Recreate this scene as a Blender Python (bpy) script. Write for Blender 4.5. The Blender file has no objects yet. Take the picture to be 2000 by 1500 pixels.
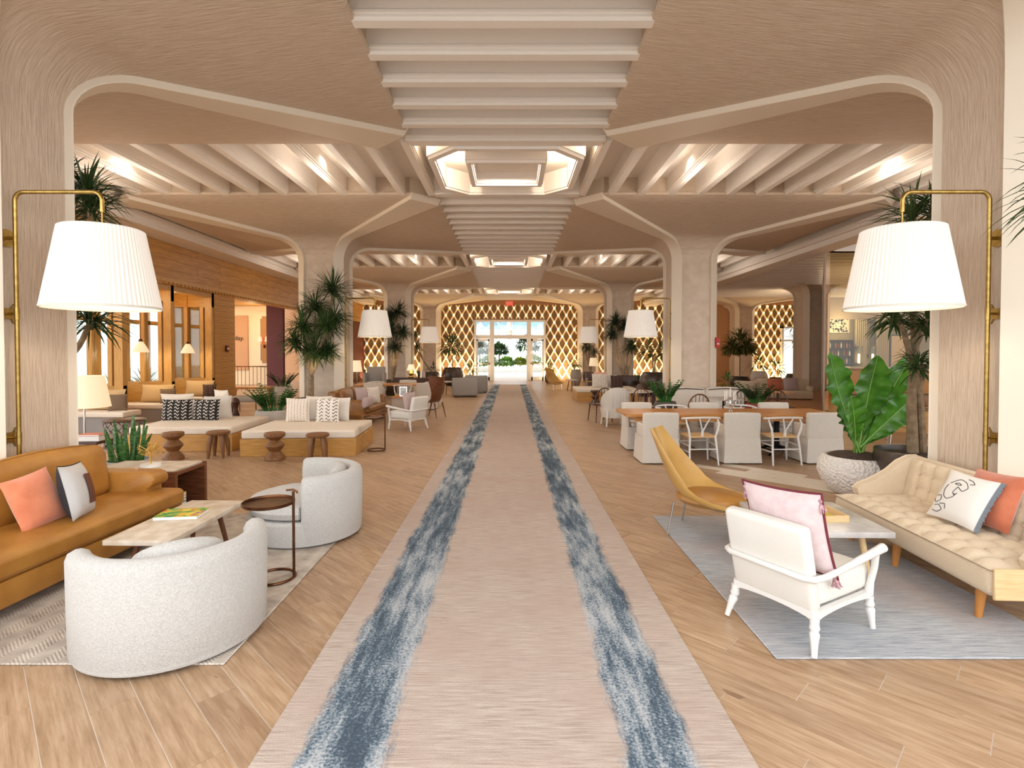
import bpy, bmesh, math, random
from mathutils import Vector, Matrix
R = random.Random(7)
PI = math.pi
scene = bpy.context.scene
COL = scene.collection
# ------------------------------------------------------------------ camera
F, CAMH, PITCH, SX, SY = 1060.0, 1.80, 0.020, 0.0015, -0.0214
cam = bpy.data.cameras.new('camera')
cam.sensor_width = 36; cam.lens = 36 * F / 2000; cam.shift_x = SX; cam.shift_y = SY; cam.clip_end = 400
camo = bpy.data.objects.new('camera', cam); COL.objects.link(camo)
camo.location = (0, 0, CAMH); camo.rotation_euler = (PI / 2 - PITCH, 0, 0)
scene.camera = camo
# ------------------------------------------------------------------ world, exposure
W = bpy.data.worlds.new('sky'); scene.world = W; W.use_nodes = True
bgn = W.node_tree.nodes['Background']
bgn.inputs['Color'].default_value = (0.95, 0.975, 1.0, 1); bgn.inputs['Strength'].default_value = 4.3
vs = scene.view_settings
vs.view_transform = 'Standard'; vs.look = 'None'; vs.gamma = 1; vs.use_curve_mapping = False; vs.exposure = -0.28
scene.display_settings.display_device = 'sRGB'
cy = scene.cycles
cy.max_bounces = 8; cy.diffuse_bounces = 5; cy.glossy_bounces = 3; cy.transmission_bounces = 6; cy.transparent_max_bounces = 8
cy.caustics_reflective = False; cy.caustics_refractive = False; cy.sample_clamp_indirect = 4.0; cy.use_denoising = True

def lamp(name, kind, loc, energy, color=(1, .80, .58), size=.3, rot=(0, 0, 0), spot=None, sizey=None):
    l = bpy.data.lights.new(name, kind); l.energy = energy; l.color = color
    if kind == 'AREA':
        l.size = size
        if sizey: l.shape = 'RECTANGLE'; l.size_y = sizey
    else: l.shadow_soft_size = size
    if kind == 'SPOT': l.spot_size = spot or 1.5; l.spot_blend = .6
    o = bpy.data.objects.new(name, l); COL.objects.link(o); o.location = loc; o.rotation_euler = rot
    return o
sun = lamp('sun', 'SUN', (0, -20, 30), 1.2, (1, .97, .92), .01, (math.radians(22), 0, math.radians(8)))
# structural module: square bays of mushroom columns
XO, XC, CHALF, CA = -0.07, 4.72, 3.28, 0.50
ZROW = [4.9, 14.15, 23.4, 32.65]
ZEDGE, ZCEIL = 4.90, 5.26
WALLX = -8.95
YBACK = 33.3
# warm lamps in coffers and between ribs, plus fill lights added without fixtures
for k, y in enumerate((9.52, 18.77, 28.0)):
    lamp('coffer_light', 'AREA', (XO, y, 4.98), 55, (1, .88, .76), .8)
    for sx in (-1, 1):
        lamp('coffer_cove_light', 'POINT', (XO + sx * .9, y, 5.08), 48, (1, .82, .62), .06)
        lamp('coffer_edge_light', 'POINT', (XO + sx * 1.36, y - .9, 5.14), 9, (1, .80, .58), .05)
for y in (9.52, 18.77, 28.0):
    for x in (-6.6, -3.2, 3.2, 6.6):
        lamp('rib_downlight', 'SPOT', (XO + x, y, 5.15), 50, (1, .86, .70), .10, spot=2.6)
        lamp('rib_fill_light', 'POINT', (XO + x, y, 4.45), 36, (1, .86, .72), .25)  # added fill in mid-air to brighten the ribs, no fixture there
for y in (4.9, 14.15, 23.4):
    lamp('nave_fill_spot', 'SPOT', (XO, y - .03, 4.88), 70, (1, .84, .68), .10, spot=2.6)  # added fill spots just under the nave ribs, no fixture modelled

# ------------------------------------------------------------------ pixel -> floor plan helper (used to read positions off the plan)
def at(px, py, z=0.0):
    cx = (px - 1000 + SX * 2000) / F; cyy = (750 - py + SY * 2000) / F
    d = Vector((cx, math.cos(PITCH) + cyy * math.sin(PITCH), -math.sin(PITCH) + cyy * math.cos(PITCH)))
    t = (z - CAMH) / d.z
    return Vector((d.x * t, d.y * t, z))
def zat(py, Y):
    cyy = (750 - py + SY * 2000) / F
    dy = math.cos(PITCH) + cyy * math.sin(PITCH); dz = -math.sin(PITCH) + cyy * math.cos(PITCH)
    return CAMH + dz / dy * Y
def xat(px, Y): return (px - 997) / F * Y

# ------------------------------------------------------------------ materials
def lin(h):
    if isinstance(h, str):
        h = h.lstrip('#'); v = [int(h[i:i + 2], 16) / 255 for i in (0, 2, 4)]
        return tuple(((x + .055) / 1.055) ** 2.4 if x > .04045 else x / 12.92 for x in v)
    return tuple(h)
MATS = {}
def mat(name, col, rough=.6, metal=0, bump=0, bscale=60, bstretch=(1, 1, 1), col2=None, cscale=8, cstretch=(1, 1, 1), detail=4, emit=0, emitcol=None,
        trans=0, coord='Object', alpha=1, spec=.5, contrast=(.35, .65), transl=0, sheen=0, voro=False):
    if name in MATS: return MATS[name]
    m = bpy.data.materials.new(name); m.use_nodes = True; MATS[name] = m
    nt = m.node_tree; p = nt.nodes['Principled BSDF']; L = nt.links
    c = lin(col)
    p.inputs['Base Color'].default_value = (*c, 1); p.inputs['Roughness'].default_value = rough; p.inputs['Metallic'].default_value = metal
    p.inputs['Specular IOR Level'].default_value = spec
    if trans: p.inputs['Transmission Weight'].default_value = trans; p.inputs['IOR'].default_value = 1.02 if trans > .9 else 1.45
    if sheen: p.inputs['Sheen Weight'].default_value = sheen
    if alpha < 1: p.inputs['Alpha'].default_value = alpha
    if emit:
        p.inputs['Emission Color'].default_value = (*lin(emitcol or col), 1); p.inputs['Emission Strength'].default_value = emit
    tc = nt.nodes.new('ShaderNodeTexCoord')
    def noise(scale, stretch, det=4, v=False):
        mp = nt.nodes.new('ShaderNodeMapping'); mp.inputs['Scale'].default_value = stretch
        L.new(tc.outputs[coord], mp.inputs['Vector'])
        n = nt.nodes.new('ShaderNodeTexVoronoi' if v else 'ShaderNodeTexNoise'); n.inputs['Scale'].default_value = scale
        if not v: n.inputs['Detail'].default_value = det
        L.new(mp.outputs['Vector'], n.inputs['Vector']); return n
    if col2:
        n = noise(cscale, cstretch, detail)
        rp = nt.nodes.new('ShaderNodeValToRGB'); rp.color_ramp.elements[0].position = contrast[0]; rp.color_ramp.elements[1].position = contrast[1]
        rp.color_ramp.elements[0].color = (*c, 1); rp.color_ramp.elements[1].color = (*lin(col2), 1)
        L.new(n.outputs['Fac'], rp.inputs['Fac']); L.new(rp.outputs['Color'], p.inputs['Base Color'])
    if bump:
        n = noise(bscale, bstretch, 3, voro)
        b = nt.nodes.new('ShaderNodeBump'); b.inputs['Strength'].default_value = bump; b.inputs['Distance'].default_value = .02
        L.new(n.outputs['Distance' if voro else 'Fac'], b.inputs['Height']); L.new(b.outputs['Normal'], p.inputs['Normal'])
    if transl:
        t = nt.nodes.new('ShaderNodeBsdfTranslucent'); t.inputs['Color'].default_value = (*c, 1)
        mx = nt.nodes.new('ShaderNodeMixShader'); mx.inputs['Fac'].default_value = transl
        out = nt.nodes['Material Output']
        L.new(p.outputs['BSDF'], mx.inputs[1]); L.new(t.outputs['BSDF'], mx.inputs[2]); L.new(mx.outputs['Shader'], out.inputs['Surface'])
    return m
PLASTER = mat('combed_plaster', '#d3c2af', .8, bump=.7, bscale=5, bstretch=(1, 10, 1.2), col2='#c6b39e', cscale=4.5, cstretch=(1, 11, 1.2))
SMOOTHP = mat('smooth_cream_plaster', '#e2d6c4', .7, bump=.06, bscale=30)
RIBM = mat('cream_paint', '#f3ede6', .55, bump=.05, bscale=40)
CEILM = mat('ceiling_plaster', '#ece4da', .8, bump=.1, bscale=30)
WHITEP = mat('white_paint', '#dcd9d4', .35, bump=.03, bscale=30)
BRASS = mat('brushed_brass', '#b79a5a', .30, 1, col2='#9c8146', cscale=20)
BRONZE = mat('dark_bronze', '#4a2e1c', .3, .9, col2='#6b452b', cscale=8)
CHROME = mat('chrome', '#d0d0d0', .12, 1)
BLACKM = mat('black_iron', '#191a1c', .45, .6)
LEATHER = mat('tan_leather', '#b07c36', .38, bump=.12, bscale=180, col2='#9f6b2a', cscale=5)
LEATHER2 = mat('brown_leather', '#94652f', .38, bump=.1, bscale=120, col2='#7c5123', cscale=6)
GOLDL = mat('gold_leather', '#c29a58', .33, bump=.04, bscale=120, col2='#b48a48', cscale=3)
BOUCLE = mat('white_boucle', '#c8c5c0', .95, bump=.5, bscale=160, col2='#b9b6b1', cscale=90, sheen=.2)
LINEN = mat('natural_linen', '#dbd3c8', .95, bump=.35, bscale=240, col2='#cdc4b7', cscale=120, sheen=.1)
LINENW = mat('white_linen', '#dcd6cd', .95, bump=.3, bscale=200, col2='#ddd6cb', cscale=100)
GREYF = mat('grey_fabric', '#a09b96', .95, bump=.3, bscale=200, col2='#8d8884', cscale=90)
BEIGEF = mat('beige_tufted_fabric', '#d8c6ab', .9, bump=.25, bscale=260, col2='#cdb99d', cscale=140, sheen=.15)
CREAMF = mat('cream_cushion_fabric', '#e6dbcb', .95, bump=.25, bscale=160, col2='#dccfbd', cscale=60)
CORAL = mat('coral_velvet', '#e08a63', .75, bump=.2, bscale=60, col2='#cf7550', cscale=7, sheen=.6)
RUSTV = mat('rust_velvet', '#c6714f', .75, bump=.2, bscale=60, col2='#b4603f', cscale=7, sheen=.5)
PINKF = mat('blush_fabric', '#d9c6c6', .9, bump=.15, bscale=150, col2='#cfb9ba', cscale=20)
MAROON = mat('maroon_trim', '#6b2530', .9)
MAUVE = mat('mauve_fabric', '#b9a6a4', .9, bump=.15, bscale=150)
CHARC = mat('charcoal_fabric', '#2a2b30', .9, bump=.2, bscale=60)
BROWNP = mat('brown_patch_fabric', '#6a3d2c', .9)
WALNUT = mat('walnut_veneer', '#7c4a2e', .38, col2='#552f1c', cscale=5, cstretch=(1, 1, 16), bump=.05, bscale=30, bstretch=(1, 1, 14))
WALNUTX = mat('walnut_wood', '#7a4626', .4, col2='#53301a', cscale=7, cstretch=(6, 6, 1.5))
OAK = mat('golden_oak_veneer', '#c5954f', .42, col2='#b0803c', cscale=4, cstretch=(1, 1, 14), bump=.04, bscale=30, bstretch=(1, 1, 12))
OAKV = mat('golden_oak_posts', '#cd9c55', .42, col2='#b98843', cscale=5, cstretch=(12, 12, 1), bump=.04, bscale=30, bstretch=(8, 8, 1))
OAKH = mat('header_wood', '#c69247', .45, col2='#a9742f', cscale=3, cstretch=(6, .7, 14), bump=.06, bscale=20, bstretch=(4, 1, 10))
OAKT = mat('table_oak', '#c98d52', .3, col2='#b47a40', cscale=3, cstretch=(1, 12, 4))
LIGHTW = mat('pale_wood', '#dcbd8e', .45, col2='#cdac7c', cscale=8, cstretch=(1, 10, 10))
TEAK = mat('carved_teak', '#85592f', .5, col2='#6c4523', cscale=8, cstretch=(6, 6, 1), bump=.1, bscale=30)
DARKW = mat('dark_wood', '#4e2c1c', .4, col2='#3a2014', cscale=8, cstretch=(5, 5, 1))
TRAV = mat('travertine', '#d8cdbd', .4, col2='#bfae98', cscale=7, cstretch=(1.5, 1, 1), bump=.08, bscale=50, detail=8)
MARBLE = mat('grey_marble', '#cfcac5', .25, col2='#b0aaa6', cscale=6, detail=9)
BARK = mat('dracaena_bark', '#a08c70', .85, bump=.5, bscale=30, bstretch=(1, 1, 4), col2='#836c52', cscale=14)
LEAFD = mat('dracaena_leaf', '#27401f', .45, col2='#3f5c2a', cscale=2.2, detail=2)
LEAFDK = mat('dark_dracaena_leaf', '#1d2f1c', .5, col2='#31452a', cscale=2.2, detail=2)
LEAFB = mat('bird_nest_leaf', '#3d7820', .32, col2='#5c9a30', cscale=7, detail=3)
RIBL = mat('pale_leaf_rib', '#8fbf5e', .4)
LEAFZ = mat('glossy_green_leaf', '#2b5f27', .35, col2='#447a34', cscale=9, detail=2)
LEAFO = mat('olive_leaf', '#6f6c34', .5, col2='#4d5a2a', cscale=6, detail=2)
SANS = mat('snake_plant_leaf', '#2b5f2b', .4, col2='#6b9a4c', cscale=3, cstretch=(2, 2, 16), contrast=(.42, .7))
SOIL = mat('bark_mulch', '#3c302a', .95, bump=.9, bscale=60, col2='#5b4a3e', cscale=40)
POTW = mat('hammered_white_ceramic', '#ebe7e1', .55, bump=1.0, bscale=30, voro=True)
POTS = mat('speckled_stone_pot', '#cfc9c0', .85, bump=.4, bscale=50, col2='#b5aea4', cscale=80)
POTD = mat('dark_bronze_pot', '#3b332d', .35, .3, col2='#574a40', cscale=4)
POTG = mat('grey_concrete_pot', '#a7a19a', .85, bump=.15, bscale=30)
TERRA = mat('terracotta_red_pot', '#8a3325', .6)
SHADE = mat('lit_pleated_shade', '#e4dfd8', .9, emit=.22, emitcol='#fff0e0')
SHADEW = mat('lit_warm_shade', '#eadcc6', .9, emit=.7, emitcol='#ffdfb0')
BULB = mat('lit_bulb', '#fff2d8', .5, emit=9, emitcol='#ffdca8')
STARB = mat('lit_lattice_bulb', '#fff0d0', .5, emit=7, emitcol='#ffd48c')
LATT = mat('cream_lattice_strip', '#f2e4c6', .5)
LATB = mat('lattice_backing', '#8a6a45', .7, col2='#735537', cscale=2)
def glass_mat(name, tint, gloss):
    m = bpy.data.materials.new(name); m.use_nodes = True; MATS[name] = m; nt = m.node_tree
    nt.nodes.remove(nt.nodes['Principled BSDF'])
    t = nt.nodes.new('ShaderNodeBsdfTransparent'); t.inputs['Color'].default_value = (*lin(tint), 1)
    g = nt.nodes.new('ShaderNodeBsdfGlossy'); g.inputs['Roughness'].default_value = .03
    mx = nt.nodes.new('ShaderNodeMixShader'); mx.inputs['Fac'].default_value = gloss
    nt.links.new(t.outputs[0], mx.inputs[1]); nt.links.new(g.outputs[0], mx.inputs[2]); nt.links.new(mx.outputs[0], nt.nodes['Material Output'].inputs['Surface'])
    return m
GLASS = glass_mat('clear_glass', '#f4f8f6', .07)
MIRR = glass_mat('bronze_tinted_glass', '#e8e4d4', .03)
PAPER = mat('book_pages', '#f0ece4', .8)
REDW = mat('deep_red_wall', '#561512', .6)
BEIGEW = mat('beige_wall', '#c79a72', .8)
CREAMW = mat('cream_panel', '#ecd8b4', .6)
GREYP = mat('column_grey_plaster', '#b9aca0', .8, bump=.3, bscale=9, bstretch=(1, 1, 14))
FORECOURT = mat('grey_forecourt_paving', '#96938e', .85, col2='#8c8984', cscale=3)
CONC = mat('white_pavement', '#d2cec8', .8, col2='#c8c4be', cscale=3)
EXTW = mat('pale_blue_facade', '#8fb2c8', .7)
HEDGE = mat('hedge_leaves', '#4c7d2e', .7, col2='#7ea03a', cscale=6)
FLOWR = mat('yellow_shrub_leaves', '#a3a83a', .7, col2='#6d8a30', cscale=6)
CANDLE = mat('white_candle', '#f3efe6', .5)
BLK = mat('black_ink', '#1d1a1c', .9)
GOLDM = mat('gilded_metal', '#e2bd68', .3, 1)

def spot_mat(name, base, rough, fn):
    m = bpy.data.materials.new(name); m.use_nodes = True; MATS[name] = m
    nt = m.node_tree; p = nt.nodes['Principled BSDF']; p.inputs['Roughness'].default_value = rough
    fn(nt, p); return m
def N(nt, t, **kw):
    n = nt.nodes.new(t)
    for k, v in kw.items(): setattr(n, k, v)
    return n
def math_(nt, op, a, b=None):
    n = nt.nodes.new('ShaderNodeMath'); n.operation = op
    for i, v in enumerate((a, b)):
        if v is None: continue
        if isinstance(v, (int, float)): n.inputs[i].default_value = v
        else: nt.links.new(v, n.inputs[i])
    return n.outputs[0]
def ramp(nt, fac, stops):
    r = nt.nodes.new('ShaderNodeValToRGB'); e = r.color_ramp.elements
    while len(e) < len(stops): e.new(.5)
    for el, (pos, c) in zip(e, stops): el.position = pos; el.color = (*lin(c), 1)
    nt.links.new(fac, r.inputs['Fac']); return r.outputs['Color']
def noise_(nt, vec, scale, stretch=(1, 1, 1), detail=4, rough=.5, w=None):
    mp = nt.nodes.new('ShaderNodeMapping'); mp.inputs['Scale'].default_value = stretch
    nt.links.new(vec, mp.inputs['Vector'])
    n = nt.nodes.new('ShaderNodeTexNoise'); n.inputs['Scale'].default_value = scale; n.inputs['Detail'].default_value = detail; n.inputs['Roughness'].default_value = rough
    if w is not None: n.noise_dimensions = '4D'; nt.links.new(w, n.inputs['W'])
    nt.links.new(mp.outputs['Vector'], n.inputs['Vector']); return n.outputs['Fac']
def mix_(nt, fac, a, b, mode='MIX'):
    n = nt.nodes.new('ShaderNodeMix'); n.data_type = 'RGBA'; n.blend_type = mode
    if isinstance(fac, (int, float)): n.inputs[0].default_value = fac
    else: nt.links.new(fac, n.inputs[0])
    for i, v in ((6, a), (7, b)):
        if isinstance(v, str): n.inputs[i].default_value = (*lin(v), 1)
        else: nt.links.new(v, n.inputs[i])
    return n.outputs[2]
def bump_(nt, p, h, s, d=.02):
    b = nt.nodes.new('ShaderNodeBump'); b.inputs['Strength'].default_value = s; b.inputs['Distance'].default_value = d
    nt.links.new(h, b.inputs['Height']); nt.links.new(b.outputs['Normal'], p.inputs['Normal'])

def plank_nodes(nt, p):
    uv = N(nt, 'ShaderNodeTexCoord').outputs['UV']
    oi = N(nt, 'ShaderNodeObjectInfo'); a = N(nt, 'ShaderNodeAttribute', attribute_name='rnd')
    rnd = math_(nt, 'FRACT', math_(nt, 'ADD', math_(nt, 'MULTIPLY', oi.outputs['Random'], 7.31), a.outputs['Fac']))
    w = math_(nt, 'MULTIPLY', rnd, 60.0)
    g = noise_(nt, uv, 3.2, (1, 9, 1), 7, .62, w)
    g2 = noise_(nt, uv, 1.6, (.7, 4, 1), 3, .5, w)
    fine = noise_(nt, uv, 60, (.25, 6, 1), 3, .6, w); mid = noise_(nt, uv, 14, (.12, 7, 1), 6, .7, w)
    c = ramp(nt, g, [(.30, '#a58d76'), (.46, '#c0a78f'), (.58, '#cfb8a1'), (.75, '#dbc8b4')])
    tint = ramp(nt, rnd, [(.0, '#b99e80'), (.35, '#dfc9ab'), (.7, '#eedbc0'), (1, '#c6ab8a')])
    c = mix_(nt, .45, c, tint, 'MULTIPLY')
    c = mix_(nt, math_(nt, 'MULTIPLY', math_(nt, 'GREATER_THAN', g2, .62), .30), c, '#8a6848')
    c = mix_(nt, math_(nt, 'MULTIPLY', fine, .22), c, '#7f6146')
    c = mix_(nt, math_(nt, 'MAXIMUM', math_(nt, 'MULTIPLY', math_(nt, 'SUBTRACT', mid, .5), 2.8), 0), c, '#7d5f45')
    knot = noise_(nt, uv, 2.6, (1.6, 5, 1), 2, .5, w)
    c = mix_(nt, math_(nt, 'MULTIPLY', math_(nt, 'GREATER_THAN', knot, .735), .55), c, '#5f432d')
    hs = N(nt, 'ShaderNodeHueSaturation'); hs.inputs['Saturation'].default_value = 1.10; hs.inputs['Value'].default_value = .90
    nt.links.new(c, hs.inputs['Color']); nt.links.new(hs.outputs['Color'], p.inputs['Base Color'])
    p.inputs['Roughness'].default_value = .38
    bump_(nt, p, fine, .08)
PLANK = spot_mat('oak_look_plank', None, .38, plank_nodes)
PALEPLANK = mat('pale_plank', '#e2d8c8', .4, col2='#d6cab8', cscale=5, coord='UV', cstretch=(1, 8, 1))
GROUT = mat('grout', '#eae1d4', .9)

def runner_nodes(nt, p):
    tc = N(nt, 'ShaderNodeTexCoord').outputs['Object']
    s = N(nt, 'ShaderNodeSeparateXYZ'); nt.links.new(tc, s.inputs[0]); x, y = s.outputs[0], s.outputs[1]
    # horizontal weave streaks
    st = noise_(nt, tc, 5, (1.0, 26, 1), 6, .65); st2 = noise_(nt, tc, 1.3, (1, 1.6, 1), 3); fine = noise_(nt, tc, 170, (1, 1, 1), 2)
    base = ramp(nt, st, [(.34, '#a08f83'), (.5, '#bcada1'), (.66, '#d0c4ba')])
    base = mix_(nt, math_(nt, 'MULTIPLY', math_(nt, 'SUBTRACT', st2, .42), 2.2), base, '#b7a196')
    edge = noise_(nt, tc, 1.9, (1, 1, 1), 6, .62)
    wob = math_(nt, 'MULTIPLY', math_(nt, 'SUBTRACT', edge, .5), .13)
    xs = math_(nt, 'ADD', x, wob)
    ragged = noise_(nt, tc, 13, (2.4, .55, 1), 6, .72)
    patch = noise_(nt, tc, 1.15, (2.2, .75, 1), 4, .6)
    long_ = noise_(nt, tc, 4.5, (3.2, .42, 1), 5, .65)
    grain = noise_(nt, tc, 70, (1, 1, 1), 3, .7)
    cols = base
    for cx, hw in ((-.755, .215), (.665, .180)):
        d = math_(nt, 'ABSOLUTE', math_(nt, 'SUBTRACT', xs, cx))
        m = math_(nt, 'SUBTRACT', hw, d)                       # >0 inside
        m = math_(nt, 'ADD', m, math_(nt, 'MULTIPLY', math_(nt, 'SUBTRACT', ragged, .5), .12))
        m = math_(nt, 'MINIMUM', math_(nt, 'MAXIMUM', math_(nt, 'MULTIPLY', m, 22), 0), 1)
        tone = math_(nt, 'ADD', math_(nt, 'MULTIPLY', patch, .95), math_(nt, 'MULTIPLY', long_, .75))
        tone = math_(nt, 'ADD', tone, math_(nt, 'MULTIPLY', math_(nt, 'SUBTRACT', grain, .5), .8))
        tone = math_(nt, 'MULTIPLY', tone, .58)
        blue = ramp(nt, tone, [(.38, '#34495a'), (.46, '#4c6373'), (.52, '#8896a0'), (.60, '#b9bdc0')])
        cols = mix_(nt, m, cols, blue)
    cols = mix_(nt, math_(nt, 'MULTIPLY', fine, .22), cols, '#8d7a70')
    nt.links.new(cols, p.inputs['Base Color']); p.inputs['Roughness'].default_value = .95; p.inputs['Specular IOR Level'].default_value = .1
    bump_(nt, p, fine, .35)
RUNNER = spot_mat('runner_carpet', None, .95, runner_nodes)
def rugl_nodes(nt, p):
    tc = N(nt, 'ShaderNodeTexCoord').outputs['Object']
    s = N(nt, 'ShaderNodeSeparateXYZ'); nt.links.new(tc, s.inputs[0]); x, y = s.outputs[0], s.outputs[1]
    ax = math_(nt, 'PINGPONG', x, .09)
    w = math_(nt, 'SINE', math_(nt, 'MULTIPLY', math_(nt, 'ADD', y, math_(nt, 'MULTIPLY', ax, .9)), 260))
    n = noise_(nt, tc, 9, (1, 1, 1), 5); big = noise_(nt, tc, 1.6, (1, 1, 1), 4)
    f = math_(nt, 'ADD', math_(nt, 'MULTIPLY', w, .07), math_(nt, 'ADD', math_(nt, 'MULTIPLY', n, .45), math_(nt, 'MULTIPLY', big, .55)))
    c = ramp(nt, f, [(.28, '#80776d'), (.45, '#aba095'), (.58, '#c9bfb2'), (.75, '#d9d0c4')])
    nt.links.new(c, p.inputs['Base Color']); p.inputs['Specular IOR Level'].default_value = .1
    bump_(nt, p, w, .3, .01)
RUGL = spot_mat('herringbone_rug', None, .95, rugl_nodes)
def rugr_nodes(nt, p):
    tc = N(nt, 'ShaderNodeTexCoord').outputs['Object']
    st = noise_(nt, tc, 6, (.8, 14, 1), 6, .7); big = noise_(nt, tc, 1.1, (1, 1, 1), 4); fine = noise_(nt, tc, 120, (.5, 2, 1), 2)
    c = ramp(nt, st, [(.32, '#848a92'), (.48, '#a9adb1'), (.6, '#bfc1c3'), (.75, '#cdc8c4')])
    warm = mix_(nt, math_(nt, 'MAXIMUM', math_(nt, 'MULTIPLY', math_(nt, 'SUBTRACT', big, .47), 3.0), 0), c, '#b7a59c')
    c = mix_(nt, math_(nt, 'MULTIPLY', fine, .3), warm, '#787b80')
    nt.links.new(c, p.inputs['Base Color']); p.inputs['Specular IOR Level'].default_value = .1
    bump_(nt, p, fine, .3, .01)
RUGR = spot_mat('grey_striated_rug', None, .95, rugr_nodes)
def chevron(name, dark, light, freq=30, axis=0, amp=.5, band=.5, thin=.6):
    def fn(nt, p):
        tc = N(nt, 'ShaderNodeTexCoord').outputs['Object']
        s = N(nt, 'ShaderNodeSeparateXYZ'); nt.links.new(tc, s.inputs[0]); x, z = s.outputs[0], s.outputs[2]
        pp = math_(nt, 'PINGPONG', x, .045)
        w = math_(nt, 'SINE', math_(nt, 'MULTIPLY', math_(nt, 'ADD', z, pp), 100))
        stripe = math_(nt, 'GREATER_THAN', math_(nt, 'FRACT', math_(nt, 'MULTIPLY', math_(nt, 'ADD', x, 5.0), 1 / .13)), band)
        f = math_(nt, 'MULTIPLY', math_(nt, 'GREATER_THAN', w, thin), stripe)
        nt.links.new(mix_(nt, f, dark, light), p.inputs['Base Color'])
    return spot_mat(name, None, .9, fn)
CHEVD = chevron('black_chevron_fabric', '#1d1918', '#d6cdc0', band=.3, thin=.55)
CHEVW = chevron('white_chevron_fabric', '#e9e1d6', '#4a423c', band=.35)
CHEVB = chevron('brown_chevron_fabric', '#3c2a24', '#6b5548', band=.3)
def lined(name, a, b, freq, thin):
    def fn(nt, p):
        tc = N(nt, 'ShaderNodeTexCoord').outputs['Object']
        s = N(nt, 'ShaderNodeSeparateXYZ'); nt.links.new(tc, s.inputs[0])
        w = math_(nt, 'GREATER_THAN', math_(nt, 'SINE', math_(nt, 'MULTIPLY', s.outputs[0], freq)), thin)
        n = noise_(nt, tc, 14, (1, 1, 5), 3)
        f = math_(nt, 'MULTIPLY', w, math_(nt, 'GREATER_THAN', n, .45))
        nt.links.new(mix_(nt, f, a, b), p.inputs['Base Color'])
    return spot_mat(name, None, .9, fn)
LINEDP = lined('pinstriped_cream_fabric', '#e4dacd', '#c4ae98', 110, .7)
STRIPG = lined('pale_striped_fabric', '#e6ddd2', '#a79c94', 150, .2)
def art_nodes(nt, p):
    tc = N(nt, 'ShaderNodeTexCoord').outputs['Object']
    n = noise_(nt, tc, 11, (1, 1.3, 1), 3, .5); n2 = noise_(nt, tc, 15, (1, 1, 1), 2)
    c = ramp(nt, n, [(.3, '#1d6a46'), (.42, '#2f8f3e'), (.5, '#8fb52c'), (.57, '#e08a2e'), (.64, '#c8412f'), (.72, '#2e6fa8')])
    c = mix_(nt, math_(nt, 'GREATER_THAN', n2, .6), c, '#d6c93c')
    nt.links.new(c, p.inputs['Base Color'])
ARTC = spot_mat('painted_book_cover', None, .4, art_nodes)
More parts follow.
